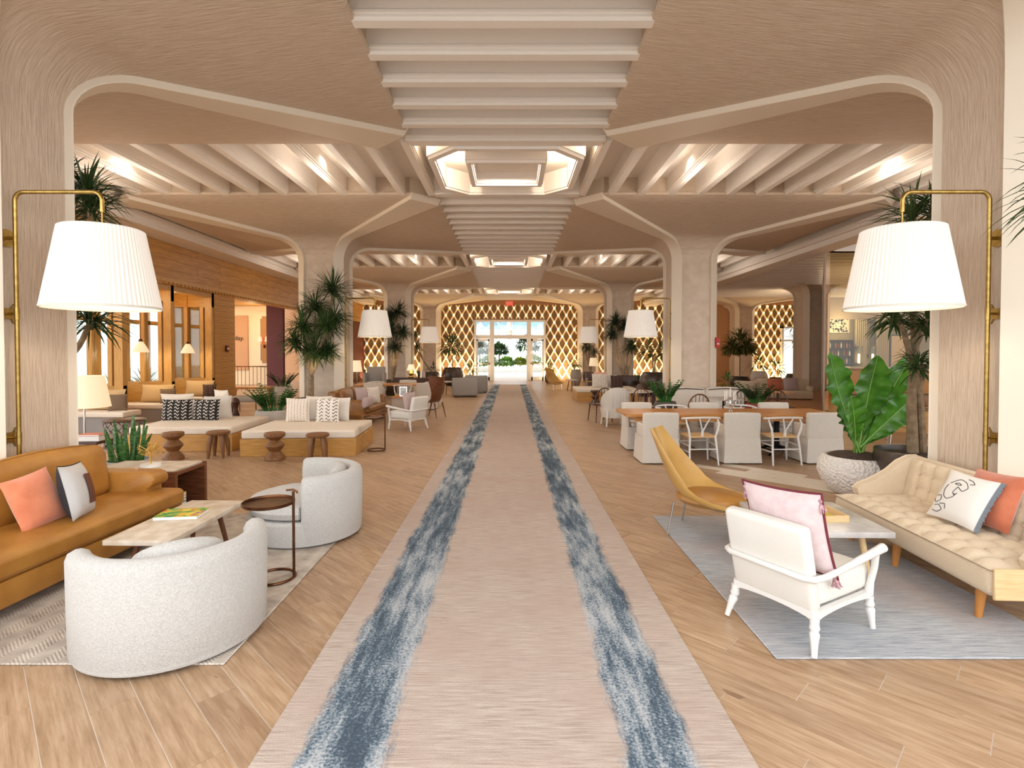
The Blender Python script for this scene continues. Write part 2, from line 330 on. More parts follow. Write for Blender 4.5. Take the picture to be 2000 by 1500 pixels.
# ------------------------------------------------------------------ mesh building helpers
class G:
    def __init__(s): s.v = []; s.f = []; s.uv = None; s.attr = None
    def add(s, vs, fs, M=None):
        o = len(s.v)
        s.v += [tuple(M @ Vector(v)) if M is not None else tuple(v) for v in vs]
        s.f += [tuple(i + o for i in f) for f in fs]; return s
    def box(s, x0, x1, y0, y1, z0, z1, M=None):
        v = [(x0, y0, z0), (x1, y0, z0), (x1, y1, z0), (x0, y1, z0), (x0, y0, z1), (x1, y0, z1), (x1, y1, z1), (x0, y1, z1)]
        return s.add(v, [(3, 2, 1, 0), (4, 5, 6, 7), (0, 1, 5, 4), (1, 2, 6, 5), (2, 3, 7, 6), (3, 0, 4, 7)], M)
    def rbox(s, x0, x1, y0, y1, z0, z1, r=.02, seg=2, M=None, puff=0, cuts=0):
        bm = bmesh.new(); bmesh.ops.create_cube(bm, size=1)
        sx, sy, sz = x1 - x0, y1 - y0, z1 - z0
        for v in bm.verts: v.co = Vector(((v.co.x + .5) * sx + x0, (v.co.y + .5) * sy + y0, (v.co.z + .5) * sz + z0))
        r = min(r, .49 * min(sx, sy, sz))
        if cuts: bmesh.ops.subdivide_edges(bm, edges=bm.edges[:], cuts=cuts, use_grid_fill=True)
        ed = [e for e in bm.edges if len(e.link_faces) == 2 and e.calc_face_angle(0) > .5]
        bmesh.ops.bevel(bm, geom=ed, offset=r, segments=seg, profile=.5, affect='EDGES')
        if puff:
            cx, cy_, cz = (x0 + x1) / 2, (y0 + y1) / 2, (z0 + z1) / 2
            for v in bm.verts:
                a, b, c = [max(0, 1 - (2 * (q - m) / d) ** 2) for q, m, d in ((v.co.x, cx, sx), (v.co.y, cy_, sy), (v.co.z, cz, sz))]
                v.co.x += puff * (v.co.x - cx) / sx * b * c * 2 * .5; v.co.y += puff * (v.co.y - cy_) / sy * a * c; v.co.z += puff * (v.co.z - cz) / sz * 2 * a * b
        bm.verts.index_update()
        s.add([v.co[:] for v in bm.verts], [[v.index for v in f.verts] for f in bm.faces], M); bm.free(); return s
    def tube(s, pts, r, n=8, closed=False, caps=True, M=None):
        pts = [Vector(p) for p in pts]; m = len(pts)
        rad = r if isinstance(r, (list, tuple)) else [r] * m
        tg = []
        for i in range(m):
            a = pts[(i - 1) % m] if (closed or i > 0) else pts[i]; b = pts[(i + 1) % m] if (closed or i < m - 1) else pts[i]
            tg.append((b - a).normalized())
        up = Vector((0, 0, 1)) if abs(tg[0].z) < .9 else Vector((1, 0, 0))
        nx = tg[0].cross(up).normalized(); vs = []; fs = []
        for i in range(m):
            nx = (nx - tg[i] * nx.dot(tg[i])).normalized(); ny = tg[i].cross(nx)
            for k in range(n):
                a = 2 * PI * k / n; vs.append(pts[i] + (nx * math.cos(a) + ny * math.sin(a)) * rad[i])
        for i in range(m if closed else m - 1):
            j = (i + 1) % m
            for k in range(n): fs.append((i * n + k, j * n + k, j * n + (k + 1) % n, i * n + (k + 1) % n))
        if caps and not closed: fs.append(tuple(range(n))); fs.append(tuple(reversed(range((m - 1) * n, m * n))))
        return s.add(vs, fs, M)
    def lathe(s, prof, n=24, c=(0, 0, 0), M=None, pleat=0, sx=1, sy=1):
        vs = []; fs = []; m = len(prof)
        for (r, z) in prof:
            for k in range(n):
                a = 2 * PI * k / n; rr = max(r + (pleat if k % 2 else -pleat) * (r > .01), .0005)
                vs.append((c[0] + rr * math.cos(a) * sx, c[1] + rr * math.sin(a) * sy, c[2] + z))
        for i in range(m - 1):
            for k in range(n): fs.append((i * n + k, i * n + (k + 1) % n, (i + 1) * n + (k + 1) % n, (i + 1) * n + k))
        return s.add(vs, fs, M)
    def prism(s, poly, z0, z1, M=None):
        n = len(poly)
        v = [(x, y, z0) for x, y in poly] + [(x, y, z1) for x, y in poly]
        return s.add(v, [tuple(reversed(range(n))), tuple(range(n, 2 * n))] + [(i, (i + 1) % n, n + (i + 1) % n, n + i) for i in range(n)], M)
    def extrude(s, poly, p0, p1, ax, ay, M=None):
        p0, p1, ax, ay = map(Vector, (p0, p1, ax, ay)); n = len(poly)
        v = [p0 + ax * a + ay * b for a, b in poly] + [p1 + ax * a + ay * b for a, b in poly]
        return s.add(v, [tuple(reversed(range(n))), tuple(range(n, 2 * n))] + [(i, (i + 1) % n, n + (i + 1) % n, n + i) for i in range(n)], M)
    def loft(s, loops, cap0=False, cap1=False, closed=True, M=None):
        n = len(loops[0]); vs = [p for l in loops for p in l]; fs = []
        for i in range(len(loops) - 1):
            for k in range(n if closed else n - 1): fs.append((i * n + k, i * n + (k + 1) % n, (i + 1) * n + (k + 1) % n, (i + 1) * n + k))
        if cap0: fs.append(tuple(reversed(range(n))))
        if cap1: fs.append(tuple(range((len(loops) - 1) * n, len(loops) * n)))
        return s.add(vs, fs, M)
    def ball(s, c, r, n=8, m=6, sz=1, M=None):
        prof = [(r * math.sin(PI * i / m), -r * sz * math.cos(PI * i / m)) for i in range(m + 1)]
        return s.lathe(prof, n, c, M)
    def pillow(s, w, h, t, n=12, M=None, pinch=.06):
        """standing cushion: x width, z height from 0, y thickness"""
        vs = []; fs = []
        for side in (1, -1):
            for j in range(n + 1):
                for i in range(n + 1):
                    u, v = 2 * i / n - 1, 2 * j / n - 1
                    e = max(0, (1 - abs(u) ** 2.4) * (1 - abs(v) ** 2.4)) ** .5
                    px = u * (1 - pinch * (1 - v * v)); pz = v * (1 - pinch * (1 - u * u))
                    vs.append((px * w / 2, side * t / 2 * e, h / 2 + pz * h / 2))
        N1 = (n + 1) ** 2
        for j in range(n):
            for i in range(n):
                a = j * (n + 1) + i; b = a + 1; c = a + n + 2; d = a + n + 1
                fs.append((d, c, b, a)); fs.append((N1 + a, N1 + b, N1 + c, N1 + d))
        return s.add(vs, fs, M)
    def strap(s, base, d, L, w, droop, n=4, fold=.25):
        """narrow arching leaf"""
        d = Vector(d).normalized(); p = Vector(base)
        side = d.cross(Vector((0, 0, 1)))
        side = side.normalized() if side.length > .05 else Vector((1, 0, 0))
        o = len(s.v); st = L / n
        for i in range(n + 1):
            t = i / n; ww = w * (.55 + 1.1 * t - 1.65 * t * t + .0) if i < n else .0008
            ww = max(ww, .0008); nrm = side.cross(d)
            s.v += [tuple(p - side * ww / 2 + nrm * ww * fold), tuple(p), tuple(p + side * ww / 2 + nrm * ww * fold)]
            d = (d + Vector((0, 0, -droop / n))).normalized(); p = p + d * st
        for i in range(n):
            a = o + i * 3; s.f += [(a, a + 1, a + 4, a + 3), (a + 1, a + 2, a + 5, a + 4)]
        return s
    def mesh(s, name, m, smooth=38):
        us = sorted({i for f in s.f for i in f}); ix = {a: b for b, a in enumerate(us)}
        if len(us) < len(s.v): s.v = [s.v[i] for i in us]; s.f = [tuple(ix[i] for i in f) for f in s.f]
        me = bpy.data.meshes.new(name); me.from_pydata([tuple(v) for v in s.v], [], s.f)
        if m: me.materials.append(m)
        if smooth:
            me.polygons.foreach_set('use_smooth', [True] * len(me.polygons))
            me.set_sharp_from_angle(angle=math.radians(smooth))
        me.update(); return me
    def build(s, name, m, parent=None, loc=(0, 0, 0), rot=(0, 0, 0), smooth=38, kind=None, label=None, weld=0):
        me = s.mesh(name, m, smooth)
        if weld:
            bm = bmesh.new(); bm.from_mesh(me); bmesh.ops.remove_doubles(bm, verts=bm.verts, dist=weld); bm.to_mesh(me); bm.free()
        return link(name, me, parent, loc, rot, kind, label)
def link(name, me, parent=None, loc=(0, 0, 0), rot=(0, 0, 0), kind=None, label=None):
    o = bpy.data.objects.new(name, me); COL.objects.link(o)
    o.location = loc; o.rotation_euler = rot if not isinstance(rot, (int, float)) else (0, 0, rot)
    if parent: o.parent = parent
    if kind: o['kind'] = kind
    if label: o['label'] = label
    return o
def thing(name, label, cat, loc=(0, 0, 0), rz=0, group=None, rot=None):
    o = bpy.data.objects.new(name, None); COL.objects.link(o); o.empty_display_size = .1
    o.location = loc; o.rotation_euler = rot or (0, 0, rz)
    return tag(o, label, cat, group)
def tag(o, label, cat, group=None):
    o['label'] = label; o['category'] = cat
    if group: o['group'] = group
    return o
def dup(root, loc, rz=0, label=None, group=None, rot=None, scale=None):
    r = root.copy(); COL.objects.link(r); r.location = loc; r.rotation_euler = rot or (0, 0, rz)
    if label: r['label'] = label
    if group: r['group'] = group
    if scale: r.scale = (scale,) * 3
    for ch in list(root.children):
        c = ch.copy(); COL.objects.link(c); c.parent = r
        for g in list(ch.children):
            d = g.copy(); COL.objects.link(d); d.parent = c
    return r
def struct(g, name, m, parent=None, smooth=38, **k):
    return g.build(name, m, parent, smooth=smooth, kind='structure', **k)
def arc(cx, cy_, r, a0, a1, n): return [(cx + r * math.cos(a0 + (a1 - a0) * i / n), cy_ + r * math.sin(a0 + (a1 - a0) * i / n)) for i in range(n + 1)]
def T(x=0, y=0, z=0): return Matrix.Translation((x, y, z))
def RX(a): return Matrix.Rotation(a, 4, 'X')
def RY(a): return Matrix.Rotation(a, 4, 'Y')
def RZ(a): return Matrix.Rotation(a, 4, 'Z')

# ================================================================== FLOOR
floor = struct(G().box(-24, 26, .2, 34, -.2, -.004), 'floor', GROUT)
PLW, PLL = .20, 1.20
s2 = math.sqrt(.5)
def plank_mesh():
    g = G(); l, w = PLL / 2 - .0024, PLW / 2 - .0024; e = .001
    g.v = [(-l, -w, -.004), (l, -w, -.004), (l, w, -.004), (-l, w, -.004), (-l, -w, -.001), (l, -w, -.001), (l, w, -.001), (-l, w, -.001),
           (-l + e, -w + e, 0), (l - e, -w + e, 0), (l - e, w - e, 0), (-l + e, w - e, 0)]
    g.f = [(8, 9, 10, 11)] + [(a, b, b + 4, a + 4) for a, b in ((0, 1), (1, 2), (2, 3), (3, 0))] + [(a + 4, b + 4, b + 8, a + 8) for a, b in ((0, 1), (1, 2), (2, 3), (3, 0))]
    me = g.mesh('plank', PLANK, 0)
    uv = me.uv_layers.new(name='uv')
    for lp in me.loops: uv.data[lp.index].uv = me.vertices[lp.vertex_index].co[:2]
    return me
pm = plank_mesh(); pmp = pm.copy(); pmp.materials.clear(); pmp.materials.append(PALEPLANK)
planks = []
for r in range(-190, 190):
    off = ((r * .618) % 1.0) * PLL
    for q in range(-36, 36):
        a = q * PLL + off; b = r * PLW      # a along (1,-1)/√2, b along (1,1)/√2
        x = (a + b) * s2 + 0; y = (-a + b) * s2 + 14
        if -23 < x < 24 and 1.2 < y < 33.2: planks.append((y, x, r, q))
planks.sort()
def seen(x, y):
    px = 997 + F * x / max(y, .1); py = 686 + F * 1.8 / max(y, .1)
    return -60 < px < 2060 and py < 1580
def covered(x, y):
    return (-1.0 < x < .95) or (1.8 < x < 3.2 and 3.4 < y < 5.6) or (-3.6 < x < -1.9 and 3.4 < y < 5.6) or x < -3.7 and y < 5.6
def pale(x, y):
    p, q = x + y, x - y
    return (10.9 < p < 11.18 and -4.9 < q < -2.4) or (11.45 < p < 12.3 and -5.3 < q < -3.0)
stuff = G(); rv = []; uvs = []
ni = 0
for (y, x, r, q) in planks:
    isp = pale(x, y)
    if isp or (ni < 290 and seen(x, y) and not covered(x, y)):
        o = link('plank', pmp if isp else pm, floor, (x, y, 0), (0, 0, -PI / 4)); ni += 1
        continue
    base = len(stuff.v); M = T(x, y, 0) @ RZ(-PI / 4)
    l, w = PLL / 2 - .0025, PLW / 2 - .002
    vv = [(-l, -w, -.0039), (l, -w, -.0039), (l, w, -.0039), (-l, w, -.0039), (-l, -w, 0), (l, -w, 0), (l, w, 0), (-l, w, 0)]
    stuff.add(vv, [(4, 5, 6, 7), (0, 1, 5, 4), (1, 2, 6, 5), (2, 3, 7, 6), (3, 0, 4, 7)], M)
    rr = R.random(); rv += [rr] * 5
    for f in ((4, 5, 6, 7), (0, 1, 5, 4), (1, 2, 6, 5), (2, 3, 7, 6), (3, 0, 4, 7)): uvs += [vv[i][:2] for i in f]
so = stuff.build('planks_beyond', PLANK, floor, smooth=0, kind='stuff')
at_ = so.data.attributes.new('rnd', 'FLOAT', 'FACE'); at_.data.foreach_set('value', rv)
ul = so.data.uv_layers.new(name='uv'); ul.data.foreach_set('uv', [c for p in uvs for c in p])
# runner and rugs
run = G().rbox(-1.13, 1.07, 1.4, 29.2, .001, .012, .004, 1).build('runner_carpet', RUNNER)
tag(run, 'long pale pink carpet runner with two distressed slate blue bands down the aisle', 'runner')
rug = G().rbox(-4.1, -1.64, 3.07, 5.95, .001, .014, .005, 1).build('area_rug', RUGL)
tag(rug, 'beige herringbone area rug beneath the tan leather sofa and travertine table', 'rug')
rug2 = G().rbox(1.55, 3.40, 3.13, 5.86, .001, .014, .005, 1).build('area_rug', RUGR)
tag(rug2, 'blue grey striated area rug beneath the white open-frame armchair', 'rug')

# ================================================================== CEILING, COLUMNS
ceiling = struct(G().box(-10.6, 26, .2, 34.5, ZCEIL, ZCEIL + .2).box(-14.2, -10.6, 17.7, 34.5, ZCEIL, ZCEIL + .2), 'ceiling', CEILM)
def rib_poly():
    h = ZCEIL - ZEDGE
    return [(-.06, 0), (.06, 0), (.06, .022), (.075, .03), (.075, .06), (.09, .065), (.09, .09), (.07, .10), (.07, h), (-.07, h), (-.07, .10), (-.09, .09), (-.09, .065), (-.075, .06), (-.075, .03), (-.06, .022)]
GAP = XC * 2 - 2 * CHALF           # nave gap between capitals
RIBX = G().extrude(rib_poly(), (-GAP / 2 - .04, 0, 0), (GAP / 2 + .04, 0, 0), (0, 1, 0), (0, 0, 1)).mesh('rib', RIBM, 30)
RIBY = G().extrude([(-a, b) for a, b in rib_poly()], (0, -1.39, 0), (0, 1.39, 0), (1, 0, 0), (0, 0, 1)).mesh('rib', RIBM, 30)
RS = .583
for zc in ZROW[:4]:
    for k in range(-4, 7):
        y = zc + k * RS - .26
        if 2.4 < y < 33: link('rib', RIBX, ceiling, (XO, y, ZEDGE + .005))
for i, y in enumerate((9.525, 18.775, 28.025)):
    for sx in (-1, 1):
        for k in range(13):
            x = sx * (1.42 + .09 + k * RS)
            link('rib', RIBY, ceiling, (XO + x, y, ZEDGE + .005))
    # beams framing the coffer bay
    for sy in (-1, 1):
        struct(G().box(XO - GAP / 2, XO + GAP / 2, y + sy * 1.36 - .10, y + sy * 1.36 + .10, ZEDGE, ZCEIL), 'trim_1', RIBM, ceiling)
    # octagonal coffer ring with a nested square box
    def ring(ro, ri, ch, z0, z1, name):
        g = G()
        def oc(h): c = h * ch; return [(XO - h + c, y - h), (XO + h - c, y - h), (XO + h, y - h + c), (XO + h, y + h - c), (XO + h - c, y + h), (XO - h + c, y + h), (XO - h, y + h - c), (XO - h, y - h + c)]
        L = [[(a, b, z1) for a, b in oc(ro)], [(a, b, z0 + .05) for a, b in oc(ro)], [(a, b, z0 + .05) for a, b in oc(ro - .025)], [(a, b, z0) for a, b in oc(ro - .025)],
             [(a, b, z0) for a, b in oc(ri + .02)], [(a, b, z0 + .04) for a, b in oc(ri + .02)], [(a, b, z0 + .04) for a, b in oc(ri)], [(a, b, z1) for a, b in oc(ri)]]
        g.loft([list(reversed(l)) for l in L]); return struct(g, name, RIBM, ceiling, smooth=20)
    ring(1.27, 1.13, .36, 4.86, ZCEIL, 'coffer_ring')
    ring(.67, .55, .02, 4.86, ZCEIL, 'coffer_box')
    struct(G().box(XO - .56, XO + .56, y - .56, y + .56, 5.10, 5.13), 'coffer_panel', CEILM, ceiling)
def column_mesh():
    z0, Rf, sl = 4.09, .55, .117
    prof = [(0, 0), (0, 1.0), (0, 2.0), (0, 3.0), (0, z0)]
    th = PI / 2 - math.atan(sl)
    for i in range(1, 11):
        t = th * i / 10; prof.append((Rf * (1 - math.cos(t)), z0 + Rf * math.sin(t)))
    d0, zz = prof[-1]; dE = CHALF - CA
    for i in range(1, 7):
        d = d0 + (dE - d0) * i / 6; prof.append((d, zz + (ZEDGE - zz) * i / 6))
    prof += [(dE + .03, ZEDGE + .012), (dE + .045, ZEDGE + .045), (dE + .035, ZEDGE + .07), (dE, ZEDGE + .08), (dE, ZCEIL)]
    loops = []
    n = len(prof)
    for i, (d, z) in enumerate(prof):
        if i >= n - 5: nd, nz = 1, 0
        else:
            a = prof[max(i - 1, 0)]; b = prof[min(i + 1, n - 6)]
            tx, tz = b[0] - a[0], b[1] - a[1]; l = math.hypot(tx, tz) or 1; nd, nz = tz / l, -tx / l
        h = CA + d; c = .12 + .36 * min(d, dE) / dE; w = .0; e = .075 if i < n - 5 else .02; lp = []
        for q in range(4):
            ca, sa = math.cos(q * PI / 2), math.sin(q * PI / 2)
            for t, raise_ in ((-(h - c), 1), (-(h - c) + .012, .9), (-(h - c) + .022, 0), ((h - c) - .022, 0), ((h - c) - .012, .9), ((h - c), 1)):
                off = e * raise_
                px, py, pz = t, -(h + off * nd), z + off * nz
                lp.append((px * ca - py * sa, px * sa + py * ca, pz))
        loops.append(lp)
    g = G(); g.loft(loops); me = g.mesh('column', PLASTER, 28); me.materials.append(SMOOTHP)
    for p in me.polygons:
        if (p.index % 24) % 6 != 2: p.material_index = 1
    return me
CM = column_mesh()
for zc in ZROW:
    for sx in (-1, 1):
        o = link('column', CM, None, (XO + sx * XC, zc, 0), kind='structure')
for x, y in ((12.95, 23.4), (13.9, 32.65)):
    link('column', CM, None, (x, y, 0), kind='structure')
# side soffit beams beyond the capitals
struct(G().box(-8.93, -8.20, 1, 33, 4.62, ZCEIL).box(-8.30, -8.14, 1, 33, 4.80, 4.9), 'trim_2', RIBM)
struct(G().box(8.12, 8.75, 11, 33, 4.52, ZCEIL).box(8.02, 8.14, 11, 33, 4.66, 4.8), 'trim_3', RIBM)
# ================================================================== LEFT WOOD WALL
wl = struct(G().box(WALLX - .28, WALLX - .02, 7, 33.2, 3.66, 4.96), 'wall_left', OAKH)
bd = G().box(0, .035, .004, 3.24, .003, .247).mesh('board', OAKH, 0)
for k in range(5):
    for q in range(9):
        y = 7 + q * 3.25 - (k % 2) * 1.2
        if y < 30.2: link('board', bd, wl, (WALLX - .03, y, 3.70 + k * .25))
struct(G().box(WALLX - .3, WALLX + .09, 7, 33.2, 3.60, 3.70).box(WALLX - .3, WALLX + .05, 7, 33.2, 3.54, 3.60), 'header_ledge', OAKV, wl)
dn = G().box(0, .05, 0, .06, 0, .05).mesh('dentil', OAKV, 0)
for k in range(70): link('dentil', dn, wl, (WALLX + .05, 14 + k * .17, 3.55))
XB = -10.3
def alcove(idx, y0, y1):
    """glazed screen at y1 that faces the hall's entrance, and the glazed outer wall of the bay"""
    w = thing('glazed_oak_screen', ['oak screen with tall panes nearest behind the wall lamp on the left', 'oak screen with tall panes behind the nearer white pendant', 'oak screen beside the plank-clad pillar behind the farther pendant'][idx], 'screen', (0, y1, 0))
    G().box(XB, WALLX, -.05, .05, 0, .95).build('lower_panel', OAK, w, smooth=0); G().box(XB, WALLX, -.06, .06, .95, 1.0).build('sill', OAK, w, smooth=0); G().box(XB, WALLX, -.06, .06, 3.12, 3.56).build('head_panel', OAK, w, smooth=0)
    for x, hw in ((WALLX - .10, .10), (WALLX - .30, .05), (-9.72, .06), (-10.22, .08)):
        G().box(x - hw, x + hw, -.08, .08, 0 if hw > .09 else 1.0, 3.56 if hw > .09 else 3.12).build('post', OAKV, w, smooth=0)
    for x0, x1 in ((WALLX - .25, WALLX - .2), (-9.66, -9.30), (-10.14, -9.78)):
        G().box(x0, x1, -.008, .008, 1.0, 3.12).build('pane', GLASS, w, smooth=0)
    b = struct(G().box(XB - .12, XB, y0, y1, 0, .95).box(XB - .12, XB, y0, y1, 3.15, 4.0), 'wall_alcove', OAK)
    n = 2
    for k in range(n):
        a = y0 + (y1 - y0) * k / n; c = y0 + (y1 - y0) * (k + 1) / n
        struct(G().box(XB - .1, XB + .02, a, a + .14, .95, 3.15).box(XB - .1, XB + .02, c - .14, c, .95, 3.15).box(XB - .1, XB + .02, a, c, 2.55, 2.66), 'window_%d' % (idx * 2 + k + 1), OAKV, smooth=0)
        struct(G().box(XB - .05, XB - .04, a + .14, c - .14, .95, 3.15), 'window_pane', GLASS, bpy.data.objects['window_%d' % (idx * 2 + k + 1)], smooth=0)
    struct(G().box(XB - .1, WALLX - .02, y0, y1, 3.58, 3.64), 'ceiling_alcove', OAK, smooth=0)
ALC = [(10.6, 12.6), (12.6, 14.4), (14.4, 16.35)]
for i, (a, b) in enumerate(ALC): alcove(i, a, b)
struct(G().box(WALLX - .26, WALLX - .01, 7, 16.42, 3.40, 3.60), 'lintel', OAK, wl, smooth=0)
# plank clad pillar
pil = struct(G().box(-10.3, WALLX - .03, 16.42, 17.66, 0, 3.58), 'wall_pillar', OAKV, smooth=0)
bd2 = G().box(0, .03, 0, 1.24, .003, .172).mesh('board', OAKH, 0); bd3 = G().box(-1.3, 0, -.03, 0, .003, .172).mesh('board', OAKH, 0)
for k in range(20):
    link('board', bd2, pil, (WALLX - .035, 16.42, .05 + k * .175))
    link('board', bd3, pil, (WALLX - .0, 16.42, .05 + k * .175))
fa = thing('fire_alarm', 'small dark red alarm box on the plank-clad pillar', 'alarm', (WALLX + .0, 17.1, 1.78))
G().rbox(0, .05, -.07, .07, 0, .2, .01).build('housing', REDW, fa); G().lathe([(.001, 0), (.04, .0), (.035, .02), (.001, .02)], 12, M=T(.05, 0, .1) @ RY(PI / 2)).build('sounder', CREAMW, fa)
for i, (x, y) in enumerate(((-11.6, 14.2), (-11.9, 16.2), (-12.3, 18.2))):
    sh = thing('garden_shrub', ['spiky shrub outside the first alcove window', 'spiky shrub outside the second alcove window', 'spiky shrub outside the third alcove window'][i], 'shrub', (x, y, -.012)); g = G()
    for _ in range(70):
        a = R.uniform(0, 2 * PI); e = R.uniform(.3, 1.3); g.strap((0, 0, .55), (math.cos(a) * math.cos(e), math.sin(a) * math.cos(e), math.sin(e)), R.uniform(.5, .95), .06, .7, 3)
    g.build('leaves', LEAFD, sh, kind='stuff', smooth=0); G().tube([(0, 0, 0), (0, 0, .6)], .06, 7).build('stem', BARK, sh)
# lobby beyond the pillar
wb = struct(G().box(-14.2, -11.05, 26, 26.2, 0, 4.7), 'wall_lobby', CREAMW, smooth=0)
struct(G().box(-14.2, -10.4, 17.7, 26, 3.95, 4.0), 'ceiling_lobby', OAK, smooth=0)
struct(G().box(-16, -13.0, 21.0, 25.6, 3.90, 3.96), 'ceiling_light_panel', mat('lit_ceiling_cove', '#fff0d0', .8, emit=1.6, emitcol='#ffdfae'), smooth=0)
struct(G().box(-11.05, -10.3, 24.6, 24.8, 0, 4.0).box(WALLX - .15, WALLX, 26, 33.2, 0, 3.6), 'wall_red', REDW, smooth=0)
bp = tag(G().box(-13.9, -12.55, 25.95, 26, .9, 3.5).build('wall_graphic', BEIGEW, smooth=0), 'brown beige wall panel with the word ending in day', 'wall panel')
def text(body, size, loc, rot, m, parent=None, ext=.004, name='lettering', align='CENTER'):
    c = bpy.data.curves.new(name, 'FONT'); c.body = body; c.size = size; c.extrude = ext; c.align_x = align; c.align_y = 'CENTER'
    t_ = bpy.data.objects.new(name + '_source', c); COL.objects.link(t_); bpy.context.view_layer.update()
    me = bpy.data.meshes.new_from_object(t_.evaluated_get(bpy.context.evaluated_depsgraph_get())); bpy.data.objects.remove(t_); me.materials.clear(); me.materials.append(m)
    o = link(name, me, None, loc, rot)
    if parent: o.parent = parent
    return o
text('day.', .30, (-12.95, 25.94, 2.42), (PI / 2, 0, 0), BLK, bp)
# ornate framed panel with twin sconce
op = thing('ornate_wall_panel', 'ornate gilded panel with scalloped corners on the cream lobby wall', 'wall panel', (-11.75, 25.96, 0))
G().box(-.30, .30, 0, .035, 1.05, 3.7).build('backing', CREAMW, op, smooth=0)
sc_ = [(-.2, 1.35), (-.12, 1.35), (-.12, 1.22), (.12, 1.22), (.12, 1.35), (.2, 1.35), (.2, 3.35), (.12, 3.35), (.12, 3.48), (-.12, 3.48), (-.12, 3.35), (-.2, 3.35)]
G().extrude([(a, b) for a, b in sc_], (0, -.012, 0), (0, .0, 0), (1, 0, 0), (0, 0, 1)).build('inset', mat('gold_panel', '#a9762a', .5), op, smooth=0)
G().tube([(a, -.015, b) for a, b in sc_], .014, 6, closed=True).build('moulding', WHITEP, op)
sn = thing('wall_sconce', 'twin-shade pink lit sconce on the ornate gilded panel', 'sconce', (-11.75, 25.93, 2.15))
for s in (-1, 1):
    G().tube([(0, 0, 0), (s * .1, -.08, -.02), (s * .15, -.08, .12)], .012, 6).build('arm', GOLDM, sn)
    G().lathe([(.09, .12), (.055, .34)], 16, (s * .15, -.08, .0)).build('shade', mat('lit_pink_shade', '#ffb0a0', .8, emit=1.8, emitcol='#ff9a86'), sn)
G().ball((0, -.03, -.12), .05, 10, 6, 1.6).build('backplate', REDW, sn)
rl = thing('lobby_railing', 'thin dark metal railing before the cream lobby wall', 'railing', (-13, 24.9, 0))
G().tube([(-2.2, 0, 1.1), (1.9, 0, 1.1)], .025, 6).build('handrail', BRONZE, rl); G().tube([(-2.2, 0, .25), (1.9, 0, .25)], .015, 6).build('bottom_rail', BRONZE, rl)
bm_ = G().tube([(0, 0, 0), (0, 0, 1.1)], .012, 5).mesh('baluster', BRONZE)
for k in range(24): link('baluster', bm_, rl, (-2.2 + k * 4.1 / 23, 0, 0))

# ================================================================== BACK WALL, LATTICE, DOORS
DX0, DX1, DZ = -2.12, 2.06, 3.62
struct(G().box(-14.2, DX0, YBACK, YBACK + .2, 0, ZCEIL).box(DX1, 26, YBACK, YBACK + .2, 0, ZCEIL).box(DX0, DX1, YBACK, YBACK + .2, DZ, ZCEIL), 'wall_back', BEIGEW, smooth=0)
stm = [G().ball((0, 0, 0), .055, 8, 4).mesh('bulb', STARB)]
def lattice(name, label, x0, x1, z0, z1, hole=None, cw=.49, ch=.86, starsonly=False, y=YBACK - .16):
    t = thing(name, label, 'screen', (0, y, 0))
    g = G()
    for a, b, c, d in ([(x0, x1, z0, z1)] if not hole else [(x0, hole[0], z0, z1), (hole[1], x1, z0, z1), (hole[0], hole[1], hole[3], z1)]):
        g.box(a, b, .08, .12, c, d)
    g.build('backing', LATB, t, smooth=0)
    def clipline(px, pz, sx, sz):
        # line through (px,pz) direction (sx,sz); clip against rect, split at hole
        segs = []; ts = []
        lo, hi = -1e9, 1e9
        for p, s, a, b in ((px, sx, x0, x1), (pz, sz, z0, z1)):
            t0, t1 = sorted(((a - p) / s, (b - p) / s)); lo = max(lo, t0); hi = min(hi, t1)
        if hi - lo < .1: return []
        out = [(lo, hi)]
        if hole:
            l2, h2 = -1e9, 1e9
            for p, s, a, b in ((px, sx, hole[0], hole[1]), (pz, sz, hole[2] - 9, hole[3])):
                t0, t1 = sorted(((a - p) / s, (b - p) / s)); l2 = max(l2, t0); h2 = min(h2, t1)
            if h2 > l2:
                out = [q for q in ((lo, min(hi, l2)), (max(lo, h2), hi)) if q[1] - q[0] > .05]
        return [((px + sx * a, pz + sz * a), (px + sx * b, pz + sz * b)) for a, b in out]
    n = int((x1 - x0) / cw) + int((z1 - z0) / ch) + 4
    for k in range(-n, n * 2):
        for sg, yy in ((1, 0), (-1, .02)):
            for (ax, az), (bx, bz) in clipline(x0 + k * cw, z0, cw, sg * ch):
                L = math.hypot(bx - ax, bz - az); dx, dz = (bx - ax) / L, (bz - az) / L; hw = .045
                gg = G().add([(ax - dz * hw, yy, az + dx * hw), (ax + dz * hw, yy, az - dx * hw), (bx + dz * hw, yy, bz - dx * hw), (bx - dz * hw, yy, bz + dx * hw),
                              (ax - dz * hw, yy + .03, az + dx * hw), (ax + dz * hw, yy + .03, az - dx * hw), (bx + dz * hw, yy + .03, bz - dx * hw), (bx - dz * hw, yy + .03, bz + dx * hw)],
                             [(0, 1, 2, 3), (0, 4, 5, 1), (1, 5, 6, 2), (2, 6, 7, 3), (3, 7, 4, 0)])
                gg.build('strip', LATT, t, smooth=0)
    for j in range(int((z1 - z0) / (ch / 2)) + 1):
        for k in range(int((x1 - x0) / cw) + 2):
            x = x0 + k * cw + (j % 2) * cw / 2; z = z0 + j * ch / 2
            if x0 < x < x1 and z0 < z < z1 and not (hole and hole[0] - .05 < x < hole[1] + .05 and z < hole[3] + .05):
                link('bulb', stm[0], t, (x, -.05, z))
    return t
lattice('lattice_screen', 'wide lit diamond lattice screen around the entrance doors', XO - 4.12, XO + 4.12, .12, 4.62, (DX0 - .12, DX1 + .12, 0, DZ + .16))
